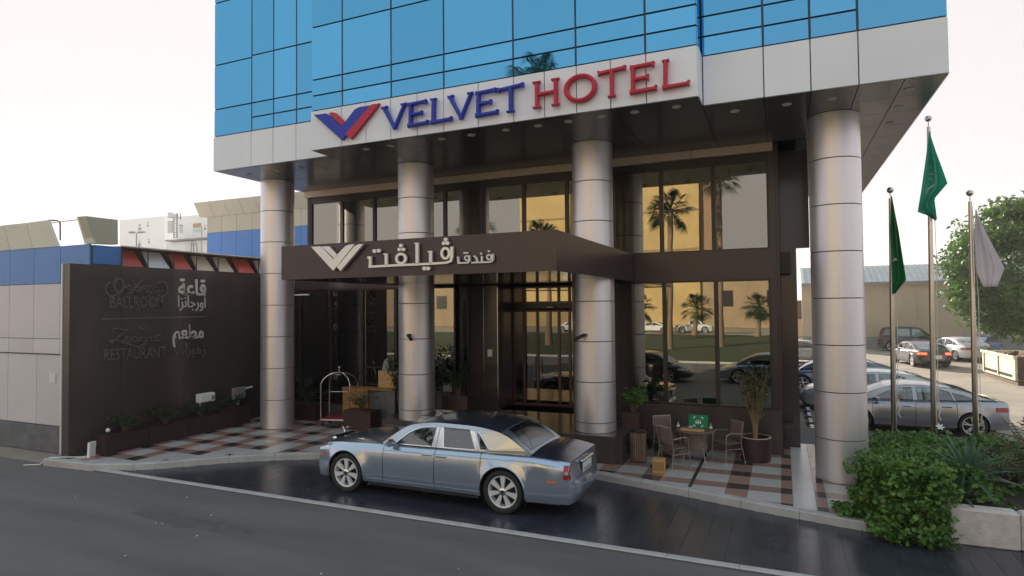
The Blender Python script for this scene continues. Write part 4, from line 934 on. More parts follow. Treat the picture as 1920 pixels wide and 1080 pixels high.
# ordinary saloons in the car park
def saloon(s=1.0, tall=0.): 
    t = [(-2.25, .93), (-2.1, .97), (-1.6, .98), (-.8, .93), (.2, .9), (.95, .88), (1.6, .8), (2.05, .68), (2.15, .6)]
    r = [(-2.05, .99), (-1.7, 1.08), (-1.2, 1.25), (-.7, 1.335), (-.1, 1.365), (.4, 1.33), (.8, 1.21), (1.15, 1.05), (1.4, .9)]
    return dict(xf=1.3, xr=-1.4, wr=.33, rear=-2.22, front=2.1, w=1.8, top=t, roof=r, gaps=[-1.05, -.1, .95], panels=['rear_wing', 'door', 'door', 'front_wing'], cowl=1.25, deck=-1.95, sill=.24, tf=.2, tr=.16, hc=.06, flare=.012,
      nose=[(0, .1), (.3, .2), (.6, .18), (1, .0)], tail=[(0, .04), (.25, .12), (.5, .1), (.75, .09), (1, .0)], ws=.62, rg=-.95, rgk=.86, seats=(.45, -.45), spokes=5, split=(-.16, .16), sw=(.02, .022), rimr=.76, mir=.82, trim=.006, chrome=0, tw=.2,
      wins=[[(.95, .95), (.55, 1.17), (.25, 1.27), (-.02, 1.29), (-.05, .955)], [(-.16, .955), (-.14, 1.295), (-.6, 1.28), (-.9, 1.2), (-1.0, .98)], [(-1.05, .985), (-.96, 1.18), (-1.2, 1.13), (-1.52, 1.02)]],
      lamps=[('wrap', -2.2, -1.92, .72, .84, 'tail_lamp', M['lampr']), ('end', False, .45, .86, .72, .85, 'tail_lamp', M['lampr']), ('wrap', 1.75, 2.06, .58, .68, 'headlight', M['headl']), ('end', True, .5, .8, .56, .66, 'headlight', M['headl'])])
CG = 'cars parked beside the hotel'
silver = paint('grey_metallic', (.36, .38, .42)); pale = paint('pale_blue_metallic', (.50, .56, .60), .5); bluec = paint('blue_grey_metallic', (.14, .19, .28)); whitec = paint('white_car_paint', (.72, .71, .69), 0., .3)
darkc = paint('dark_brown_metallic', (.06, .05, .055)); blackc = paint('black_car_paint', (.02, .022, .028), .2); lightb = paint('light_blue_car_paint', (.16, .27, .50), .3); silv2 = paint('silver_car_paint', (.45, .44, .43), .7)
P1 = saloon(); car('grey metallic saloon parked nearest, behind the flagpoles', (3.24, 21.1, 0), pi, P1, CG, silver)
car('pale blue saloon parked second, just behind the grey one', (2.75, 24.4, 0), pi, saloon(), CG, pale)
car('dark blue saloon parked third in the row by the hotel', (2.0, 29.4, 0), pi, saloon(), CG, bluec)
car('silver saloon at the far end, seen between pilaster and column', (.6, 42.5, 0), pi*.98, saloon(), CG, silv2)
P4 = saloon(); P4['lamps'] = [list(q) for q in P4['lamps']]
lampon = bpy.data.materials.new('lit_tail_lamp'); lampon.use_nodes = True; lampon.node_tree.nodes['Principled BSDF'].inputs['Emission Color'].default_value = (1, .08, .02, 1); lampon.node_tree.nodes['Principled BSDF'].inputs['Emission Strength'].default_value = 1.6; lampon.node_tree.nodes['Principled BSDF'].inputs['Base Color'].default_value = (.5, .02, .01, 1)
P4['lamps'][0] = ('wrap', -2.2, -2.0, .74, .84, 'tail_lamp', lampon); P4['lamps'][1] = ('end', False, .45, .86, .74, .85, 'tail_lamp', lampon)
gcar = 'cars waiting at the back of the car park'
car('dark brown saloon with its tail lamps lit, driving away', (7.3, 42.8, 0), pi/2+.18, P4, gcar, darkc)
car('white saloon at the back under the tree edge', (10.2, 47.6, 0), pi/2+.28, saloon(), gcar, whitec)
car('light blue saloon half hidden behind the white saloon', (12.3, 51.5, 0), pi/2-.5, saloon(), gcar, lightb)
SU = saloon(); SU.update(w=1.95, wr=.38, top=[(-2.25, 1.05), (-1.5, 1.07), (0, 1.05), (1.0, 1.03), (1.9, .92), (2.15, .8)], roof=[(-2.2, 1.06), (-2.1, 1.5), (-1.9, 1.72), (-1.0, 1.8), (0, 1.78), (.45, 1.7), (.9, 1.35), (1.25, 1.05), (1.4, 1.02)], ws=.5, rg=-1.9, deck=-2.05, sill=.32, rgk=.8,
  wins=[[(.85, 1.1), (.5, 1.5), (.3, 1.66), (-.1, 1.68), (-.1, 1.1)], [(-.2, 1.1), (-.2, 1.68), (-1.0, 1.69), (-1.05, 1.1)], [(-1.15, 1.1), (-1.12, 1.68), (-1.75, 1.62), (-1.98, 1.12)]])
car('black off road wagon parked against the beige wall', (8.9, 54.2, 0), -.12, SU, gcar, blackc)
# ------------------------------------------------------------------ car park surroundings
WB = empty('warehouse', 'long beige rendered warehouse wall with a corrugated metal roof behind the car park', 'warehouse')
WYY = 57.
bx('wall', M['wall'], WB, 1.5, 60, WYY, WYY+.4, 0, 5.25)
for x in np.arange(3.5, 40, 3.1): bx('pier', M['wall'], WB, x, x+.16, WYY-.05, WYY, 0, 5.2)
bx('dado', M['walld'], WB, 1.5, 60, WYY-.12, WYY-.002, 0, .9)
rf = MB()
rows = []
for i in range(241):
    x = 1.5+i*.2; d = .05 if i % 2 else 0; rows.append([(x, WYY-.35, 5.2+d), (x, WYY+3.2, 6.75+d)])
rf.grid(rows, smooth=False); rf.build('corrugated_roof', M['roofm'], WB)
bx('eaves', M['walld'], WB, 1.5, 50, WYY-.4, WYY-.36, 5.08, 5.3)
# pale walls glimpsed between pilaster and column
LP = empty('side_annex', 'beige annex wall glimpsed between the dark pilaster and the right column', 'building')
bx('wall', M['wall'], LP, -3, 1.9, 62, 62.4, 0, 3.2); bx('wall', M['rust'], LP, -3, 1.7, 61.9, 61.98, 2.2, 3.9)
# tree
def tree(name, label, cat, c, h, crown, nclump, nl, size, trunk_r, leafm, barkm, group=None, lean=0.2, limbs=6, seed=0, base=0.):
    t = empty(name, label, cat, (c[0], c[1], base), 0, group); rn = random.Random(seed)
    tb = MB(); th = crown[0][2]-crown[1][2]*.55
    tb.tube([(0, 0, -.05), (lean*.3, 0, th*.35), (lean*.5, .1, th*.7), (lean, .1, th)], [trunk_r, trunk_r*.8, trunk_r*.65, trunk_r*.55], 10)
    for k in range(limbs):
        a = 2*pi*k/limbs+rn.random(); tb.tube([(lean*.8, .1, th*.85), (lean+crown[1][0]*.3*cos(a), crown[1][1]*.3*sin(a), th+crown[1][2]*.25), (lean+crown[1][0]*.6*cos(a), crown[1][1]*.6*sin(a), crown[0][2]+crown[1][2]*rn.uniform(-.2, .5))], [trunk_r*.45, trunk_r*.28, trunk_r*.08], 7)
    tb.build('trunk', barkm, t)
    lf = MB(); cc = []
    for k in range(nclump):
        q = rng.normal(size=3); q /= np.linalg.norm(q); r = rng.uniform(.5, 1)**.6; p = np.array(crown[0])+q*np.array(crown[1])*r
        s_ = rng.uniform(.12, .26)*min(crown[1]); cc.append(clump(p, (s_*1.2, s_*1.2, s_*.8), nl))
    leaves(lf, np.concatenate(cc), size, up=.4); lf.build('crown', leafm, t, fix=False); return t
tree('tree', 'big dense bright green tree behind the skip at the right edge', 'tree', (13.6, 44.5), 9, ((.6, 0, 5.5), (5.2, 4.0, 4.5)), 380, 120, .27, .3, M['leaf'], M['bark'], lean=.6, seed=2)
# skip
def skip():
    a = at(1843, 703, Z=0); b = at(1903, 722, Z=0); t = empty('skip', 'cream metal waste skip with brown end, standing under the tree', 'skip', (a[0], a[1], 0), atan2(b[1]-a[1], b[0]-a[0]))
    L = (b-a).length+.05; Hh = 1.25; mb = MB()
    mb.box(0, L, 0, .06, .2, Hh); mb.box(0, L, 2.0, 2.06, .2, Hh); mb.box(0, .06, .06, 2.0, .2, Hh); mb.box(L-.06, L, .06, 2.0, .2, Hh); mb.box(.06, L-.06, .06, 2., .2, .3); mb.build('body', M['skip'], t)
    mb = MB(); mb.box(-.05, L+.05, -.06, .0, Hh-.1, Hh+.02); mb.box(-.05, L+.05, 2.06, 2.12, Hh-.1, Hh+.02); mb.build('rim', M['skip'], t)
    k = 0; x = .25
    while x < L-.2: MB().box(x, x+.07, -.05, -.002, .25, Hh-.1).build('rib', M['skip'], t); x += 1.9
    x = .32
    while x < L-.3: MB().box(x, x+.10, -.012, -.003, .3, .43).build('slot', M['black'], t); x += .155
    MB().box(L+.001, L+.04, .1, 1.95, .22, Hh).build('end_panel', M['rust'], t); MB().box(0, L, .1, 1.9, 0, .2).build('skids', M['rust'], t)
    rb = MB()
    for i in range(40):
        x = random.uniform(.1, L-.3); y = random.uniform(.15, 1.8); s_ = random.uniform(.05, .22); rb.box(x, x+s_*1.4, y, y+s_, Hh-.25, Hh-.1+s_*.6)
    tag(rb.build('rubble', M['rust'], t), kind='stuff')
skip()
lp = MB(); lp.tube([at(1757, 690, Z=0), (at(1757, 690, Z=0)[0]-.1, at(1757, 690, Z=0)[1], 6.2)], .035); tag(lp.build('thin_post', M['walld']), 'slender grey post rising behind the middle flagpole', 'post')
bp = MB(); bp.tube([(9.6, 56.2, 0), (9.6, 56.2, .9), (0.5, 56.2, .9)], .05); tag(bp.build('guard_rail', M['walld']), 'low grey guard rail along the foot of the beige wall', 'rail')
# wheel stops
for i in range(9):
    t = MB().box(-.09, .09, -.45, .45, 0, .12, bev=.03).build('wheel_stop', M['black']); t.location = (.72, 17.6+i*1.12, -.01)
    tag(t, ['nearest', 'second nearest', 'third nearest', 'fourth nearest', 'fifth nearest', 'sixth nearest', 'seventh nearest', 'second farthest', 'farthest'][i]+' black wheel stop with white reflectors in the row beside the dark pilaster', 'wheel stop', 'wheel stops by the car park')
    for y in (-.3, .05): MB().box(-.095, .096, y, y+.26, .05, .09).box(-.05, .05, y, y+.26, .118, .124).build('reflector', M['wmark'], t)
# ------------------------------------------------------------------ right planter and plants
px0 = 1.35
RP = empty('raised_planter', 'raised planter bed with a rounded pink stone kerb wall at the lower right', 'planter')
x = px0
while x < 9: MB().box(x+.004, x+.896, 11.345, 11.62, .0, .56, bev=.03).build('kerb_block', M['pink'], RP); x += .9
y = 11.63
while y < 16.5: MB().box(px0, px0+.25, y+.004, y+.896, .0, .5, bev=.03).build('kerb_block', M['pink'], RP); y += .9
MB().box(px0+.26, 9, 11.63, 16.6, 0, .46).build('soil', M['soil'], RP)
lf = MB(); cc = []
def bedh(x, y):
    h = .62+.42*math.exp(-((x-2.3)**2/1.0+(y-12.6)**2/1.3))+.3*math.exp(-((x-3.3)**2/2+(y-15)**2/2.5))
    if 2.7 < x and y < 13.6: h -= .38*min(1, (x-2.7)/.5)*min(1, (13.6-y)/.8)
    return h
for k in range(300):
    x = rng.uniform(1.3, 8.2); y = rng.uniform(11.7, 16.4)
    if x > 3.3 and y < 12.3 and rng.uniform() < .75: continue
    z = bedh(x, y); cc.append(clump((x, y, z-.08), (.26, .26, .19), 100))
for k in range(95):                                        # the mass spilling over the corner onto the tiles
    x = rng.uniform(1.08, 2.2); y = 11.35-rng.uniform(0, .42)*(1.0 if x > 1.2 else .5)+(.25 if x < 1.2 else 0); t_ = rng.uniform(0, 1); zz_ = .12+t_*.95; cc.append(clump((x+.1*t_, y+.45*t_, zz_), (.21, .2, .18), 85))
for k in range(16): x = rng.uniform(.75, 1.15); cc.append(clump((x, rng.uniform(11.6, 12.1), .23), (.15, .15, .07), 26))
for k in range(20): cc.append(clump((rng.uniform(1.15, 1.5), rng.uniform(11.8, 14.5), rng.uniform(.3, .8)), (.2, .25, .2), 60))
cc = np.concatenate(cc); cc = cc[cc[:, 2] > .03]
leaves(lf, cc, .072, up=.45, asp=.85, jitter=.5)
tag(lf.build('ground_cover', M['leafb'], fix=False), 'dense trailing green creeper spilling over the stone planter at lower right', 'creeper', kind='stuff')
def agave(label, c, n, L, m, w=.05, droop=.5, name='agave', cat='agave', seed=1, teeth=False):
    t = empty(name, label, cat, c, 0, None if name == 'agave' else None); rn = random.Random(seed)
    for k in range(n):
        a = k*2.4; el = radians(18+62*(k/n)); l = L*rn.uniform(.8, 1.05); mb = MB(); pts = []; N = 8
        for i in range(N+1):
            s_ = i/N; r_ = l*s_*cos(el)*(1+.25*s_); z_ = l*s_*sin(el)-droop*l*s_*s_*(cos(el)+.2)*.8; pts.append((r_*cos(a), r_*sin(a), z_))
        rows = []
        for i, p in enumerate(pts):
            s_ = i/N; ww = w*(1-s_**1.8)*(.6+1.2*s_*(1-s_)*2)+.002; nx, ny = -sin(a), cos(a); rows.append([(p[0]+nx*ww, p[1]+ny*ww, p[2]+ww*.35), p, (p[0]-nx*ww, p[1]-ny*ww, p[2]+ww*.35)])
        mb.grid(rows)
        if teeth:
            mb = MB()
            for i in range(14):
                s_ = .12+.86*i/14; j = s_*N; i0 = min(N-1, int(j)); f = j-i0; P_ = Vector(pts[i0])*(1-f)+Vector(pts[i0+1])*f; D = (Vector(pts[i0+1])-Vector(pts[i0])).normalized(); nn = Vector((-sin(a), cos(a), 0)); ll = .19*(1-abs(s_-.5)*1.2)
                for sg in (1, -1): q = P_+(nn*sg+D*.6).normalized()*ll-Vector((0, 0, .05)); mb.add([P_-D*.016, P_+D*.016, q], [(0, 1, 2)])
            mb.tube(pts, .007, 4)
        mb.build('leaf', m, t, fix=False)
    return t
agave('grey green agave with long pointed leaves in the middle of the planter', (2.75, 12.4, .72), 40, 1.05, M['agave'], w=.042, droop=.45, seed=3)
agave('second darker agave beside the stone kerb of the planter', (2.55, 11.95, .55), 24, .62, M['agave'], w=.03, droop=.5, seed=4)
agave('brownish cycad with arching toothed fronds at the right edge of the planter', (3.85, 12.9, .7), 34, 1.25, M['cycad'], droop=.45, name='cycad', cat='cycad', seed=5, teeth=True)
agave('dark green cycad farther back at the far right edge', (4.7, 13.8, .8), 30, 1.25, M['leafd'], droop=.3, name='cycad', cat='cycad', seed=6, teeth=True)
for (x, y, z) in ((2.9, 15.1, 1.12),): 
    mb = MB()
    for k in range(6): a = k*pi/3; mb.add([(0, 0, 0), (.05*cos(a-.4), .05*sin(a-.4), .02), (.09*cos(a), .09*sin(a), .03), (.05*cos(a+.4), .05*sin(a+.4), .02)], [(0, 1, 2, 3)])
    f = mb.build('white_flower', M['wmark'], fix=False); f.location = (x, y, z); f.rotation_euler = (.8, .2, 0); tag(f, 'single white flower on top of the creeper beside the flagpoles', 'flower')
# ------------------------------------------------------------------ flagpoles and flags
def pole(label, bx_, top, r=.062):
    t = empty('flagpole', label, 'flagpole', (bx_[0], bx_[1], .15), 0, 'flagpoles by the planter'); d = top-Vector(bx_); 
    MB().tube([(0, 0, 0), (0, 0, .02)], .14, 20).build('base_plate', M['polish'], t)
    MB().tube([(0, 0, .02), d*.5, d], [r, r*.9, r*.62], 20).build('pole', M['polish'], t)
    b = MB(); b.tube([d, d+Vector((0, 0, .13))], .012, 8); b.sphere(d+Vector((0, 0, .2)), .075, 12); b.build('ball_finial', M['polish'], t)
    MB().tube([Vector((.09, -.05, 1.0)), d*.6+Vector((.1, -.06, 0)), d+Vector((.03, -.03, -.1))], .007, 5).build('halyard', M['white'], t)
    MB().tube([Vector((.1, -.06, 1.2)), Vector((.13, -.08, 1.0)), Vector((.09, -.08, .85)), Vector((.14, -.06, .75))], .012, 5).build('rope_end', M['white'], t)
pole('left flagpole of the three, flying the dark green flag', at(1677, 840, Z=.15), at(1669.5, 372, Y=17.4))
pole('tallest middle flagpole flying the bright green flag', at(1752, 846, Z=.15), at(1741, 238, Y=17.35))
pole('right flagpole of the three, flying the white flag', at(1831, 852, Z=.15), at(1819, 378, Y=17.4))
def flag(label, LE, RE, m, Y=17.2, folds=3, amp=.09, marks=()):
    """draped cloth between a hoist edge and a fly edge, hanging in folds"""
    n = 30; c = 22; rows = []
    def edge(E, t):
        d = [0]
        for a, b in zip(E, E[1:]): d.append(d[-1]+hypot(b[0]-a[0], b[1]-a[1]))
        s_ = t*d[-1]; i = max(k for k in range(len(d)) if d[k] <= s_+1e-9); i = min(i, len(E)-2); f = (s_-d[i])/(d[i+1]-d[i]); return (E[i][0]+(E[i+1][0]-E[i][0])*f, E[i][1]+(E[i+1][1]-E[i][1])*f)
    for i in range(n+1):
        t = i/n; a = edge(LE, t); b = edge(RE, t); row = []
        for j in range(c+1):
            u = j/c; p = at(a[0]+(b[0]-a[0])*u, a[1]+(b[1]-a[1])*u, Y=Y); row.append((p[0], p[1]-amp*sin(u*folds*pi*1.3+t*2.2)*(.25+u)*min(1, t*3), p[2]))
        rows.append(row)
    fl_ = MB().grid(rows).build('flag', m); tag(fl_, label, 'flag')
    sol = fl_.modifiers.new('s', 'SOLIDIFY'); sol.thickness = .006
    for k, mk in enumerate(marks):
        mb = MB()
        for (t0, u0), (t1, u1) in zip(mk, mk[1:]):
            def pt(t, u, off):
                i = min(n-1, int(t*n)); j = min(c-1, int(u*c)); f = t*n-i; g_ = u*c-j; A = Vector(rows[i][j])*(1-f)*(1-g_)+Vector(rows[i+1][j])*f*(1-g_)+Vector(rows[i][j+1])*(1-f)*g_+Vector(rows[i+1][j+1])*f*g_; return A+Vector((0, -.012, 0))+off
            mb.add([pt(t0, u0, Vector((0, 0, .014))), pt(t1, u1, Vector((0, 0, .014))), pt(t1, u1, Vector((.006, 0, -.014))), pt(t0, u0, Vector((.006, 0, -.014)))], [(0, 1, 2, 3)])
        mb.build('emblem_mark', M['white'], fl_, fix=False)
    return fl_
flag('bright green flag with faint white writing and sword on the tall middle pole', [(1742, 246), (1737, 290), (1728, 350), (1720, 398), (1738, 404), (1754, 414)], [(1744, 250), (1755, 285), (1775, 345), (1762, 360), (1750, 374), (1755, 412)], M['flagg'],
     marks=([(.42, .3), (.45, .5), (.41, .6), (.46, .7)], [(.36, .35), (.38, .6), (.34, .7)], [(.47, .3), (.5, .45), (.48, .6)], [(.36, .5), (.46, .45)], [(.62, .75), (.55, .5), (.6, .25)], [(.60, .2), (.64, .35)]))
flag('dark green flag hanging limp on the left pole', [(1671, 366), (1669, 430), (1671, 500), (1673, 552)], [(1673, 370), (1684, 430), (1698, 525), (1678, 550)], M['flagg2'], amp=.06, marks=([(.62, .2), (.65, .5)], [(.66, .15), (.63, .45)]))
flag('plain white flag hanging crumpled on the right pole', [(1829, 392), (1827, 450), (1829, 505), (1843, 538)], [(1831, 395), (1850, 440), (1881, 503), (1868, 538)], M['flagw'], amp=.07)
# ------------------------------------------------------------------ forecourt furniture
def plantlet(name, label, cat, c, r, h, n, size, m, stems=5, group=None, stemm='bark', spread=1.):
    t = empty(name, label, cat, c, 0, group); sb = MB(); cc = []
    for k in range(stems):
        a = random.uniform(0, 2*pi); l = h*random.uniform(.6, 1); e = Vector((r*cos(a)*random.uniform(.3, 1)*spread, r*sin(a)*random.uniform(.3, 1)*spread, l)); mid = e*.5*.7+Vector((0, 0, l*.2))
        sb.tube([(e.x*.1, e.y*.1, 0), mid, e], [.012, .008, .004], 5); cc.append(clump(mid+(e-mid)*.3, (r*.25, r*.25, l*.18), n//stems//2)); cc.append(clump(e, (r*.35, r*.35, l*.2), n//stems//2))
    sb.build('stems', M[stemm], t); lf = MB(); q = np.concatenate(cc); q[:, 2] = np.maximum(q[:, 2], .01); leaves(lf, q, size, up=.3, asp=.4); lf.build('foliage', m, t, fix=False); return t
def planter(label, c, sx, sy, h, group=None, m='pot', rz=0, taper=1.):
    t = empty('planter_box', label, 'planter', c, rz, group); mb = MB(); w = .035
    mb.box(-sx/2, sx/2, -sy/2, -sy/2+w, 0, h); mb.box(-sx/2, sx/2, sy/2-w, sy/2, 0, h); mb.box(-sx/2, -sx/2+w, -sy/2+w, sy/2-w, 0, h); mb.box(sx/2-w, sx/2, -sy/2+w, sy/2-w, 0, h); mb.build('box', M[m], t)
    MB().box(-sx/2+w, sx/2-w, -sy/2+w, sy/2-w, .05, h-.05).build('soil', M['soil'], t)
    MB().box(-sx/2-.006, sx/2+.006, -sy/2-.006, sy/2+.006, h-.03, h-.012).build('rim', M[m], t); return t
# long planters along the sign wall
GL = 'long brown planters along the granite sign wall'
for i, (lab, pl_) in enumerate((('nearest long brown planter at the road end of the sign wall', 'low leafy plants with a white bloom in the nearest wall planter'), ('second long brown planter from the road', 'dark spiky plants in the second wall planter'), ('third long brown planter from the road', 'bushy plants with tiny white flowers in the third wall planter'), ('farthest long brown planter under the white box', 'dark green shrub in the farthest wall planter'))):
    cy = 9.75+.62+i*1.12; planter(lab, (-15.42, cy, .15), .5, 1.10, .46+.06*(i == 3), GL)
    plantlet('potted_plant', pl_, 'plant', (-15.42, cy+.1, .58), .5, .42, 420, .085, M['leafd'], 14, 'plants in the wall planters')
bm_ = MB(); bm_.sphere((-15.3, 9.95, .72), .05, 8); tag(bm_.build('garden_light', M['wmark']), 'small white globe light in the nearest wall planter', 'light')
wb = MB(); wb.box(-.03, .03, -.1, .1, 0, .36); w_ = wb.build('white_board', M['white']); w_.location = (-15.3, 9.55, .16); w_.rotation_euler = (0, .06, .35); tag(w_, 'small white board leaning at the foot of the sign wall', 'board')
fb = empty('white_wall_box', 'white electrical box on a stand against the sign wall above the last planter', 'electrical box')
a = at(373, 756, X=-15.55); b = at(402, 735, X=-15.55)
MB().box(-15.7, -15.5, a[1], b[1], a[2], b[2], bev=.02).build('case', M['white'], fb); MB().box(-15.498, -15.49, b[1]-.14, b[1]-.02, a[2]+.05, b[2]-.08).build('grille', M['walld'], fb)
MB().tube([(-15.6, a[1]+.08, .6), (-15.6, a[1]+.08, a[2])], .025).build('stand', M['white'], fb)
mb_ = empty('grey_meter_box', 'grey meter box with cables on the sign wall next to the left column', 'meter box')
a = at(438, 750, X=-15.7); b = at(459, 725, X=-15.7)
MB().box(-15.795, -15.66, a[1], b[1], a[2], b[2], bev=.015).build('case', M['walld'], mb_)
for p in ((450, 733), (456, 738)): q = at(*p, X=-15.65); MB().sphere(q, .018, 6).build('knob', M['black'], mb_)
MB().tube([(-15.7, a[1]+.15, a[2]), (-15.7, a[1]+.13, a[2]-.3), (-15.72, a[1]-.02, .5), (-15.7, a[1]-.2, .2)], .012).build('cable', M['white'], mb_)
MB().tube([(-15.7, a[1]+.2, a[2]), (-15.7, a[1]+.2, .45), (-15.7, a[1]+.14, .2)], .01).build('cable', M['white'], mb_)
MB().tube([(-15.7, b[1], b[2]-.06), (-15.7, b[1]+.3, b[2]-.04)], .03).build('pipe', M['white'], mb_)
cb = MB(); cb.tube([(-15.4, 9.5, .16), (-15.9, 9.25, .17), (-16.15, 9.12, .165), (-16.3, 8.98, .02), (-16.6, 8.8, .02)], .012); tag(cb.build('white_cable', M['white']), 'white cable trailing over the pavement corner at far left', 'cable')
# luggage cart
lc = empty('luggage_cart', 'brass birdcage luggage cart with red carpet deck by the dark glazing', 'luggage cart', (-12.33, 15.0, .15), .25)
hx, hy = .46, .28
for sx in (-1, 1):
    for sy in (-1, 1):
        MB().tube([(sx*hx, sy*hy, .22), (sx*hx, sy*hy, 1.2)]+[(sx*hx*cos(t), sy*hy*cos(t), 1.2+.38*sin(t)) for t in np.linspace(.15, pi/2-.03, 8)], .019, 8).build('upright', M['polish'], lc)
        w = MB(); w.lathe([(.001, -.02), (.06, -.02), (.06, .02), (.001, .02)], 16, (sx*(hx-.03), sy*(hy-.03), .062), axis='y'); w.build('caster', M['rubber'], lc)
MB().box(-hx-.04, hx+.04, -hy-.04, hy+.04, .16, .21, bev=.02).build('deck', M['polish'], lc); MB().box(-hx, hx, -hy, hy, .211, .235).build('carpet', M['carpet'], lc)
rb = MB(); 
for sy in (-1, 1): rb.tube([(-hx, sy*hy, .95), (hx, sy*hy, .95)] if sy > 0 else [(-hx, -hy, .95), (-hx, hy, .95)], .01, 6)
rb.build('rail', M['polish'], lc)
fn_ = MB(); fn_.tube([(0, 0, 1.55), (0, 0, 1.68)], .02); fn_.sphere((0, 0, 1.72), .045, 8); fn_.tube([(-.1, 0, 1.5), (.02, .04, 1.5)], .01); fn_.build('finial', M['polish'], lc)
# wooden desk with panel and stone side
dk = empty('wooden_desk', 'warm wooden valet desk with a light wood screen behind the planters', 'desk', (-10.95, 15.35, .15))
bx('counter_front', M['wood'], dk, -1.25, -.55, -.05, .0, .05, 1.05); bx('counter_front', M['wood'], dk, -1.5, -1.27, -.05, .0, .05, 1.05); bx('counter_body', M['granite2'], dk, -1.5, .3, .002, .35, .02, 1.04); bx('counter_top', M['wood'], dk, -1.52, .34, -.08, .37, 1.052, 1.09)
MB().add([(-.5, -.04, .05), (.4, -.04, .05), (.4, -.04, 1.12), (-.5, -.04, .92), (-.5, .0, .05), (.4, .0, .05), (.4, .0, 1.12), (-.5, .0, .92)], [(0, 1, 2, 3), (7, 6, 5, 4), (0, 4, 5, 1), (1, 5, 6, 2), (2, 6, 7, 3), (3, 7, 4, 0)]).build('stone_side', M['plinth'], dk)
MB().box(-.3, .45, .1, .16, 1.1, 1.62, bev=.02).build('screen', M['woodl'], dk)
ol = MB(); ol.tube([(-.05, .2, 1.62), (.0, .2, 1.9), (.1, .15, 2.0)], [.14, .12, .03], 14); tag(ol.build('grey_hood', M['walld'], dk), None)
planter('square brown planter in front of the wooden desk', (-11.3, 14.75, .15), .95, .5, .55); plantlet('potted_plant', 'yellowish bushy plant in the square brown planter by the desk', 'plant', (-11.3, 14.75, .66), .42, .55, 420, .075, M['leafy'], 14)
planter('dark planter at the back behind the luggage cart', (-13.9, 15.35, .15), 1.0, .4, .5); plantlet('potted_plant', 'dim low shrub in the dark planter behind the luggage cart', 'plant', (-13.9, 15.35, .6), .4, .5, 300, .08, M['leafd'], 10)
planter('small dark pot at the foot of the second column', (-9.95, 14.75, .15), .42, .42, .5)
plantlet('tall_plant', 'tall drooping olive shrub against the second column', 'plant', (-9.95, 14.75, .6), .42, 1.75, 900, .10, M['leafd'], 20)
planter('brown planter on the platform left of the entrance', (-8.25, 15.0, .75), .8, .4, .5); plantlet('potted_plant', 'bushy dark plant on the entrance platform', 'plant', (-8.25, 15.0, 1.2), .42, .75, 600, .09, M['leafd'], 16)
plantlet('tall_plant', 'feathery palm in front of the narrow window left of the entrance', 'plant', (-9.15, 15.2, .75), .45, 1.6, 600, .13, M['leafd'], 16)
planter('tall brown planter right of the third column', (-3.35, 14.75, .15), .42, .42, .98); plantlet('potted_plant', 'fresh green leafy plant in the tall planter by the third column', 'plant', (-3.35, 14.75, 1.05), .34, .62, 420, .12, M['leaf'], 14)
# litter bin with slats
lb = empty('litter_bin', 'round slatted wooden litter bin beside the third column plinth', 'litter bin', (-3.05, 13.95, .15))
MB().lathe([(.15, .02), (.15, .66)], 24, caps=True).build('liner', M['black'], lb)
for k in range(22): a = 2*pi*k/22; MB().box(-.018, .018, -.006, .006, .03, .66, M_=Matrix.Translation((.175*cos(a), .175*sin(a), 0)) @ Matrix.Rotation(a+pi/2, 4, 'Z')).build('slat', M['wood'] if k % 4 == 0 else M['rattan'], lb)
MB().lathe([(.19, .66), (.19, .69), (.11, .70), (.11, .67)], 24).build('lid', M['dframe'], lb); MB().lathe([(.08, .68), (.08, .71), (.001, .715)], 16).build('ash_tray', M['polish'], lb)
# round pot with half-dry tree
rp = empty('round_pot', 'large round dark red pot near the right end of the windows', 'pot', (-.62, 15.05, .15)); R2 = .33
MB().lathe([(.001, 0), (R2*.96, 0), (R2, .52), (R2-.03, .52), (R2-.04, .42), (.001, .42)], 40).build('body', M['pot'], rp); MB().lathe([(R2-.028, .523), (R2+.004, .523), (R2+.004, .535), (R2-.028, .535)], 40).build('pale_rim', M['beige'], rp)
dt = empty('ficus_tree', 'half dry ficus with thin tan stems in the round pot', 'plant', (-.62, 15.05, .56)); sb = MB(); cc = []
for k in range(26):
    a = random.uniform(0, 2*pi); sp = random.uniform(.1, .46); h_ = random.uniform(.9, 1.65); p3 = Vector((sp*cos(a), sp*sin(a), h_)); p1_ = Vector((.05*cos(a), .05*sin(a), h_*.3)); p2_ = p1_.lerp(p3, .5)+Vector((random.uniform(-.05, .05), random.uniform(-.05, .05), .06))
    sb.tube([(0.03*cos(a), .03*sin(a), 0), p1_, p2_, p3], [.013, .01, .007, .004], 5)
    cc.append(clump(p3, (.14, .14, .1), 20))
    cc.append(clump(p2_, (.12, .12, .25), 9))
sb.build('stems', M['twig'], dt); lf = MB(); leaves(lf, np.concatenate(cc), .085, asp=.45); lf.build('foliage', M['leafy'], dt, fix=False)
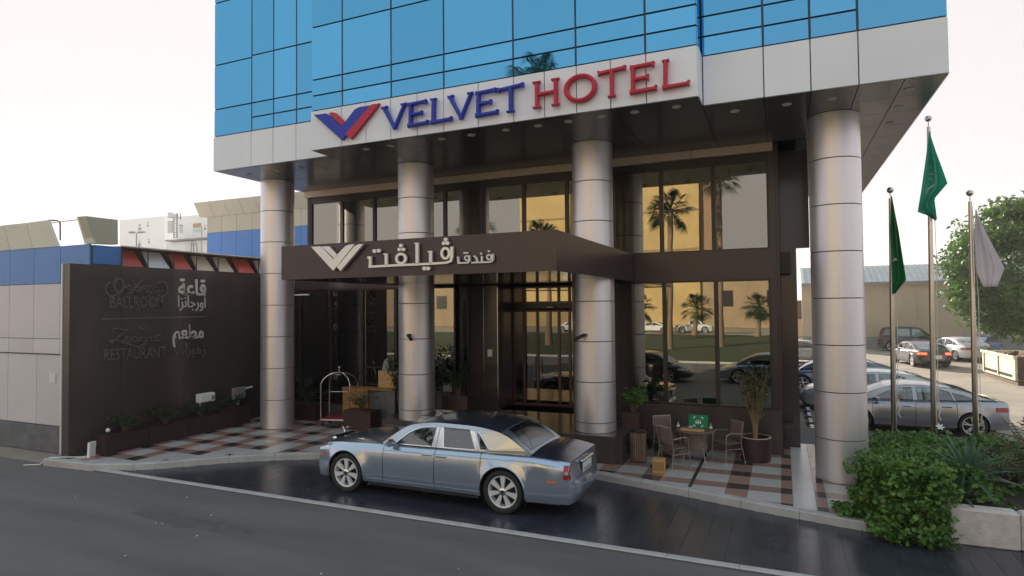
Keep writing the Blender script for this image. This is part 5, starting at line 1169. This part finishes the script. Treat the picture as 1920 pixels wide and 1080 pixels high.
# table, chairs
TX, TY = -1.85, 14.35
tb = empty('round_table', 'round cafe table with a woven skirt under the windows', 'table', (TX, TY, .15))
MB().lathe([(.001, .70), (.42, .70), (.43, .715), (.42, .73), (.001, .73)], 40).build('table_top', M['rattan'], tb)
for k in range(4): a = pi/4+k*pi/2; MB().tube([(.3*cos(a), .3*sin(a), .70), (.24*cos(a), .24*sin(a), .4), (.36*cos(a), .36*sin(a), .0)], .014).build('leg', M['alu'], tb)
MB().lathe([(.27, .32), (.25, .5), (.3, .69)], 20).build('woven_skirt', M['rattan'], tb)
def chair(label, x, y, rz):
    c = empty('chair', label, 'chair', (x, y, .15), rz, 'woven cafe chairs round the table')
    st = MB(); st.box(-.22, .22, -.21, .21, .41, .435, bev=.01); st.build('seat', M['rattan'], c)
    rows = [[(u*.2, .2+.05*(v)+.03*(1-u*u), .46+v*.42) for u in np.linspace(-1, 1, 7)] for v in np.linspace(0, 1, 6)]
    b = MB().grid(rows).build('backrest', M['rattan'], c); s_ = b.modifiers.new('s', 'SOLIDIFY'); s_.thickness = .015
    for sg in (-1, 1):
        MB().tube([(sg*.25, -.24, 0), (sg*.235, -.22, .4), (sg*.24, -.2, .62), (sg*.25, -.1, .66), (sg*.235, .2, .63)], .013).build('arm_leg', M['alu'], c)
        MB().tube([(sg*.25, .27, 0), (sg*.22, .2, .4), (sg*.215, .27, .88)], .013).build('rear_leg', M['alu'], c)
        MB().tube([(sg*.24, -.22, .3), (sg*.235, .22, .3)], .01).build('side_stretcher', M['alu'], c)
        for yy in (-.24, .27): MB().lathe([(.001, -.0), (.018, .0), (.018, .03), (.001, .03)], 10, (sg*.25, yy, 0)).build('foot', M['chrome'], c)
    MB().tube([(-.215, .265, .88), (.215, .265, .88)], .013).build('top_rail', M['alu'], c)
chair('woven chair nearest the kerb, at the left front of the table', -2.25, 13.85, radians(140))
chair('woven chair behind the table on the left, backrest just showing', -2.55, 14.75, radians(35))
chair('woven chair on the right side of the table, turned inward', -1.2, 14.75, radians(-48))
# things on the table
gb = empty('green_box', 'bright green panel with white arrows and figures standing on the cafe table', 'sign', (TX+.05, TY+.12, .885), 0.)
bx('panel', M['greenbox'], gb, -.20, .22, -.012, .012, 0, .30)
ic = MB()
def icq(*p): ic.add([(x, -.0135, z) for x, z in p]+[(x, -.0125, z) for x, z in p], [tuple(range(len(p))), tuple(range(2*len(p)-1, len(p)-1, -1))])
for sx, sz in ((-1, 1), (1, 1), (-1, -1), (1, -1)):
    cx, cz = .01+sx*.09, .15+sz*.09; icq((cx-sx*.035, cz+sz*.012), (cx-sx*.012, cz+sz*.035), (cx+sx*.0, cz+sz*.012), (cx-sx*.012, cz)); icq((cx-sx*.022, cz-sz*.02), (cx+sx*.018, cz-sz*.02), (cx+sx*.018, cz+sz*.02))
for cx, s_ in ((.01, 1.), (-.035, .8), (.055, .8)):
    icq(*[(cx+.014*s_*cos(t), .18*1+.014*s_*sin(t)-.02*(1-s_)) for t in np.linspace(0, 2*pi, 9)[:-1]]); icq((cx-.018*s_, .105), (cx+.018*s_, .105), (cx+.022*s_, .155*1), (cx-.022*s_, .155))
ic.build('pictogram', M['wmark'], gb, fix=False)
bg_ = empty('board_game_box', 'flat open wooden game box on the cafe table', 'game box', (TX-.02, TY-.12, .883), .0)
bx('tray', M['woodl'], bg_, -.26, .24, -.14, -.12, 0, .055); bx('tray', M['wood'], bg_, -.26, .24, -.118, .09, 0, .03); 
def bottle(label, x, y):
    b = empty('water_bottle', label, 'bottle', (x, y, .882)); MB().lathe([(.001, 0), (.03, 0), (.032, .02), (.03, .11), (.012, .15), (.012, .165)], 16).build('body', M['bottle'], b); MB().lathe([(.013, .165), (.013, .185), (.001, .186)], 12).build('cap', M['blue'], b)
    MB().lathe([(.0325, .05), (.0325, .09)], 16).build('wrapper', M['wmark'], b)
bottle('small clear water bottle at the left edge of the cafe table', TX-.36, TY-.05); bottle('small clear water bottle at the right edge of the cafe table', TX+.34, TY-.02)
so_ = MB(); so_.lathe([(.001, 0), (.05, 0), (.06, .012), (.04, .02), (.001, .018)], 16, (TX-.1, TY+.05, .914)); tag(so_.build('saucer', M['white']), 'little white saucer beside the green panel', 'saucer')
cr = empty('light_patch_box', 'small tan box added in place of an orange light patch in front of the chair', 'stand-in box', (-2.45, 13.2, .15), .1)  # box added to stand for an orange patch of light on the paving
MB().box(-.13, .13, -.1, .1, 0, .3, bev=.008).build('box', M['woodl'], cr); MB().box(-.11, .11, -.103, -.1005, .06, .24).build('front_panel', M['wood'], cr)
# security cameras on the two middle columns
def cctv(label, px, py, dirx):
    q = at(px, py, Y=13.58); c = empty('security_camera', label, 'camera', (q[0], 13.6, q[2]))
    m2 = MB(); m2.tube([(0, .04, 0), (0, -.08, 0)], .03); m2.build('bracket', M['black'], c)
    m2 = MB(); m2.tube([(0, -.08, 0), (dirx*.22, -.16, -.12)], .04, 12); m2.build('camera_body', M['dframe'], c)
cctv('dark bullet camera on the second column pointing right', 767, 628, .7); cctv('dark bullet camera on the third column pointing left', 1097, 628, -1.1)
# ------------------------------------------------------------------ the other side of the street (behind the camera, seen in the glass)
struct(MB().add([(-150, -44, 0), (120, -44, 0), (120, -8.2, 0), (-150, -8.2, 0)], [(0, 1, 2, 3)]).build('grass_verge', M['grass']))
struct(MB().box(-150, 120, -8.2, -8.0, -.01, .12).build('verge_kerb', M['kerb']))
struct(MB().add([(-150, -60, 0), (120, -60, 0), (120, -44.2, 0), (-150, -44.2, 0)], [(0, 1, 2, 3)]).build('far_road', M['sand']))
OB = empty('street_building', 'sand coloured buildings across the street, sunlit and mirrored in the hotel windows', 'building')
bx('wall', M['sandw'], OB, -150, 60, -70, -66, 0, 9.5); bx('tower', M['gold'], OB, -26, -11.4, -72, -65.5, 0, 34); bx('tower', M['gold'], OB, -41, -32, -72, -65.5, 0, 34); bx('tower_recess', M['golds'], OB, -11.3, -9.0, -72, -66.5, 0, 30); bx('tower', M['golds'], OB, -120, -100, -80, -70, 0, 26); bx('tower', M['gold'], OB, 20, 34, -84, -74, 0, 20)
for x in np.arange(-100, 50, 7.): 
    f_ = bx('window', M['dframe'], OB, x, x+2.2, -65.99, -65.9, 3.2, 5.6); 
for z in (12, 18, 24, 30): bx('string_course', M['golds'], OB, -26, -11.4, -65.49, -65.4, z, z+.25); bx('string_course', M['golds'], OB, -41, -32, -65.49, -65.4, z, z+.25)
def palm(label, x, y, h, seed):
    t = empty('palm_tree', label, 'palm tree', (x, y, 0), 0, 'palms on the verge across the road'); rn = random.Random(seed)
    MB().tube([(0, 0, -.1), (.05, 0, h*.2), (.2, 0, h*.6), (.25, .1, h)], [.42, .27, .2, .22], 12).build('trunk', M['barkp'], t)
    lf = MB(); top = Vector((.25, .1, h))
    for k in range(52):
        a = rn.uniform(0, 2*pi); el = radians(rn.uniform(-50, 78)); d = Vector((cos(a)*cos(el), sin(a)*cos(el), sin(el))); L = rn.uniform(.9, 1.3); b = top+d*L; s_ = Vector((-sin(a), cos(a), 0)); lf.tube([top, b], .025, 4)
        for j in range(15):
            th = (j-7)/7*1.25; dd = (d*cos(th)+s_*sin(th)).normalized(); l = 1.15*(1-.25*abs(th)/1.3); m1 = b+dd*l*.55; m2 = b+dd*l-Vector((0, 0, .35+.2*rn.random())); w = dd.cross(Vector((0, 0, 1))); w = w.normalized()*.035 if w.length > .01 else s_*.035
            lf.add([b, m1+w, m2, m1-w], [(0, 1, 2, 3)])
    lf.build('crown', M['leafp'], t, fix=False); return t
palm('palm mirrored in the right upper windows', -8.6, -20, 11.4, 1); palm('shorter palm mirrored in the upper windows between the middle columns', -20, -20, 9.6, 2); palm('bushy palm mirrored left of the entrance in the upper windows', -27, -21, 11.0, 3); palm('very tall palm mirrored in the blue tower glass', -13.9, -12, 17.6, 4); palm('slim palm mirrored beside the bright sky in the right upper window', -5.0, -24, 14.5, 5)
def lowpalm(label, x, y, sd_): palm(label, x, y, 3.2, sd_)
lowpalm('low young palm mirrored at the left in the lower right windows', -16, -43, 1); lowpalm('low young palm mirrored in the middle of the lower right windows', -9.5, -43.5, 2); lowpalm('low young palm mirrored at the right end of the lower windows', -2.6, -42.5, 3)
GR = 'vehicles across the street mirrored in the windows'
car('white saloon across the street, mirrored in the right lower windows', (-15.5, -50, 0), .0, saloon(), GR, whitec)
pk = saloon(); pk.update(wr=.38, roof=[(-.6, .99), (-.55, 1.45), (-.3, 1.66), (.2, 1.68), (.6, 1.6), (1.1, 1.1), (1.4, .95)], ws=.5, rg=-.5, deck=-.6, top=[(-2.25, 1.0), (0, 1.0), (1.3, 1.0), (2.15, .85)], seats=(.3, .1), wins=[[(.9, 1.05), (.5, 1.5), (.1, 1.56), (-.4, 1.5), (-.45, 1.05)]], gaps=[-.7, 1.0], panels=['pickup_bed', 'door', 'front_wing'], mir=.8)
car('white pickup across the street, mirrored in the right lower windows', (-10.2, -49, 0), .0, pk, GR, whitec)
redc = paint('red_car_paint', (.45, .02, .02), .1)
car('red saloon across the street, mirrored beside the second column', (-43, -50, 0), .0, saloon(), GR, redc)
car('white saloon across the street, mirrored in the entrance doors', (-27, -49, 0), pi, saloon(), GR, whitec)
car('dark saloon parked by the near kerb behind the viewer, mirrored low in the windows', (-6.2, 1.2, 0), .1, saloon(), 'cars behind the viewer mirrored low in the windows', darkc)
car('grey saloon parked by the near kerb behind the viewer, mirrored low at the right', (-.6, .8, 0), pi, saloon(), 'cars behind the viewer mirrored low in the windows', silver)

# thin warm haze over everything: closed box, even density
hm = bpy.data.materials.new('haze'); hm.use_nodes = True; hn = hm.node_tree.nodes; hn.clear(); ho = hn.new('ShaderNodeOutputMaterial'); hv = hn.new('ShaderNodeVolumePrincipled'); hv.inputs['Density'].default_value = .001; hv.inputs['Color'].default_value = (1, .96, .94, 1); hv.inputs['Anisotropy'].default_value = .3
hm.node_tree.links.new(hv.outputs[0], ho.inputs['Volume'])
tag(MB().box(-401, 401, -301, 501, -1.1, 41).build('haze', hm), kind='stuff')

wear = MB()
for (cx, cy, rx, ry) in ((-9.5, 7.6, 1.3, .22), (-2.0, 7.9, .5, .12)):
    n = 26; P_ = [(cx+rx*cos(2*pi*i/n)*(1+.25*sin(i*2.3)), cy+ry*sin(2*pi*i/n)*(1+.3*sin(i*1.7)), .004) for i in range(n)]; wear.add(P_, [tuple(range(n))])
struct(wear.build('road_stain', mat('oil_stain', (.096, .09, .09), .6, var=.25, scale=5)))
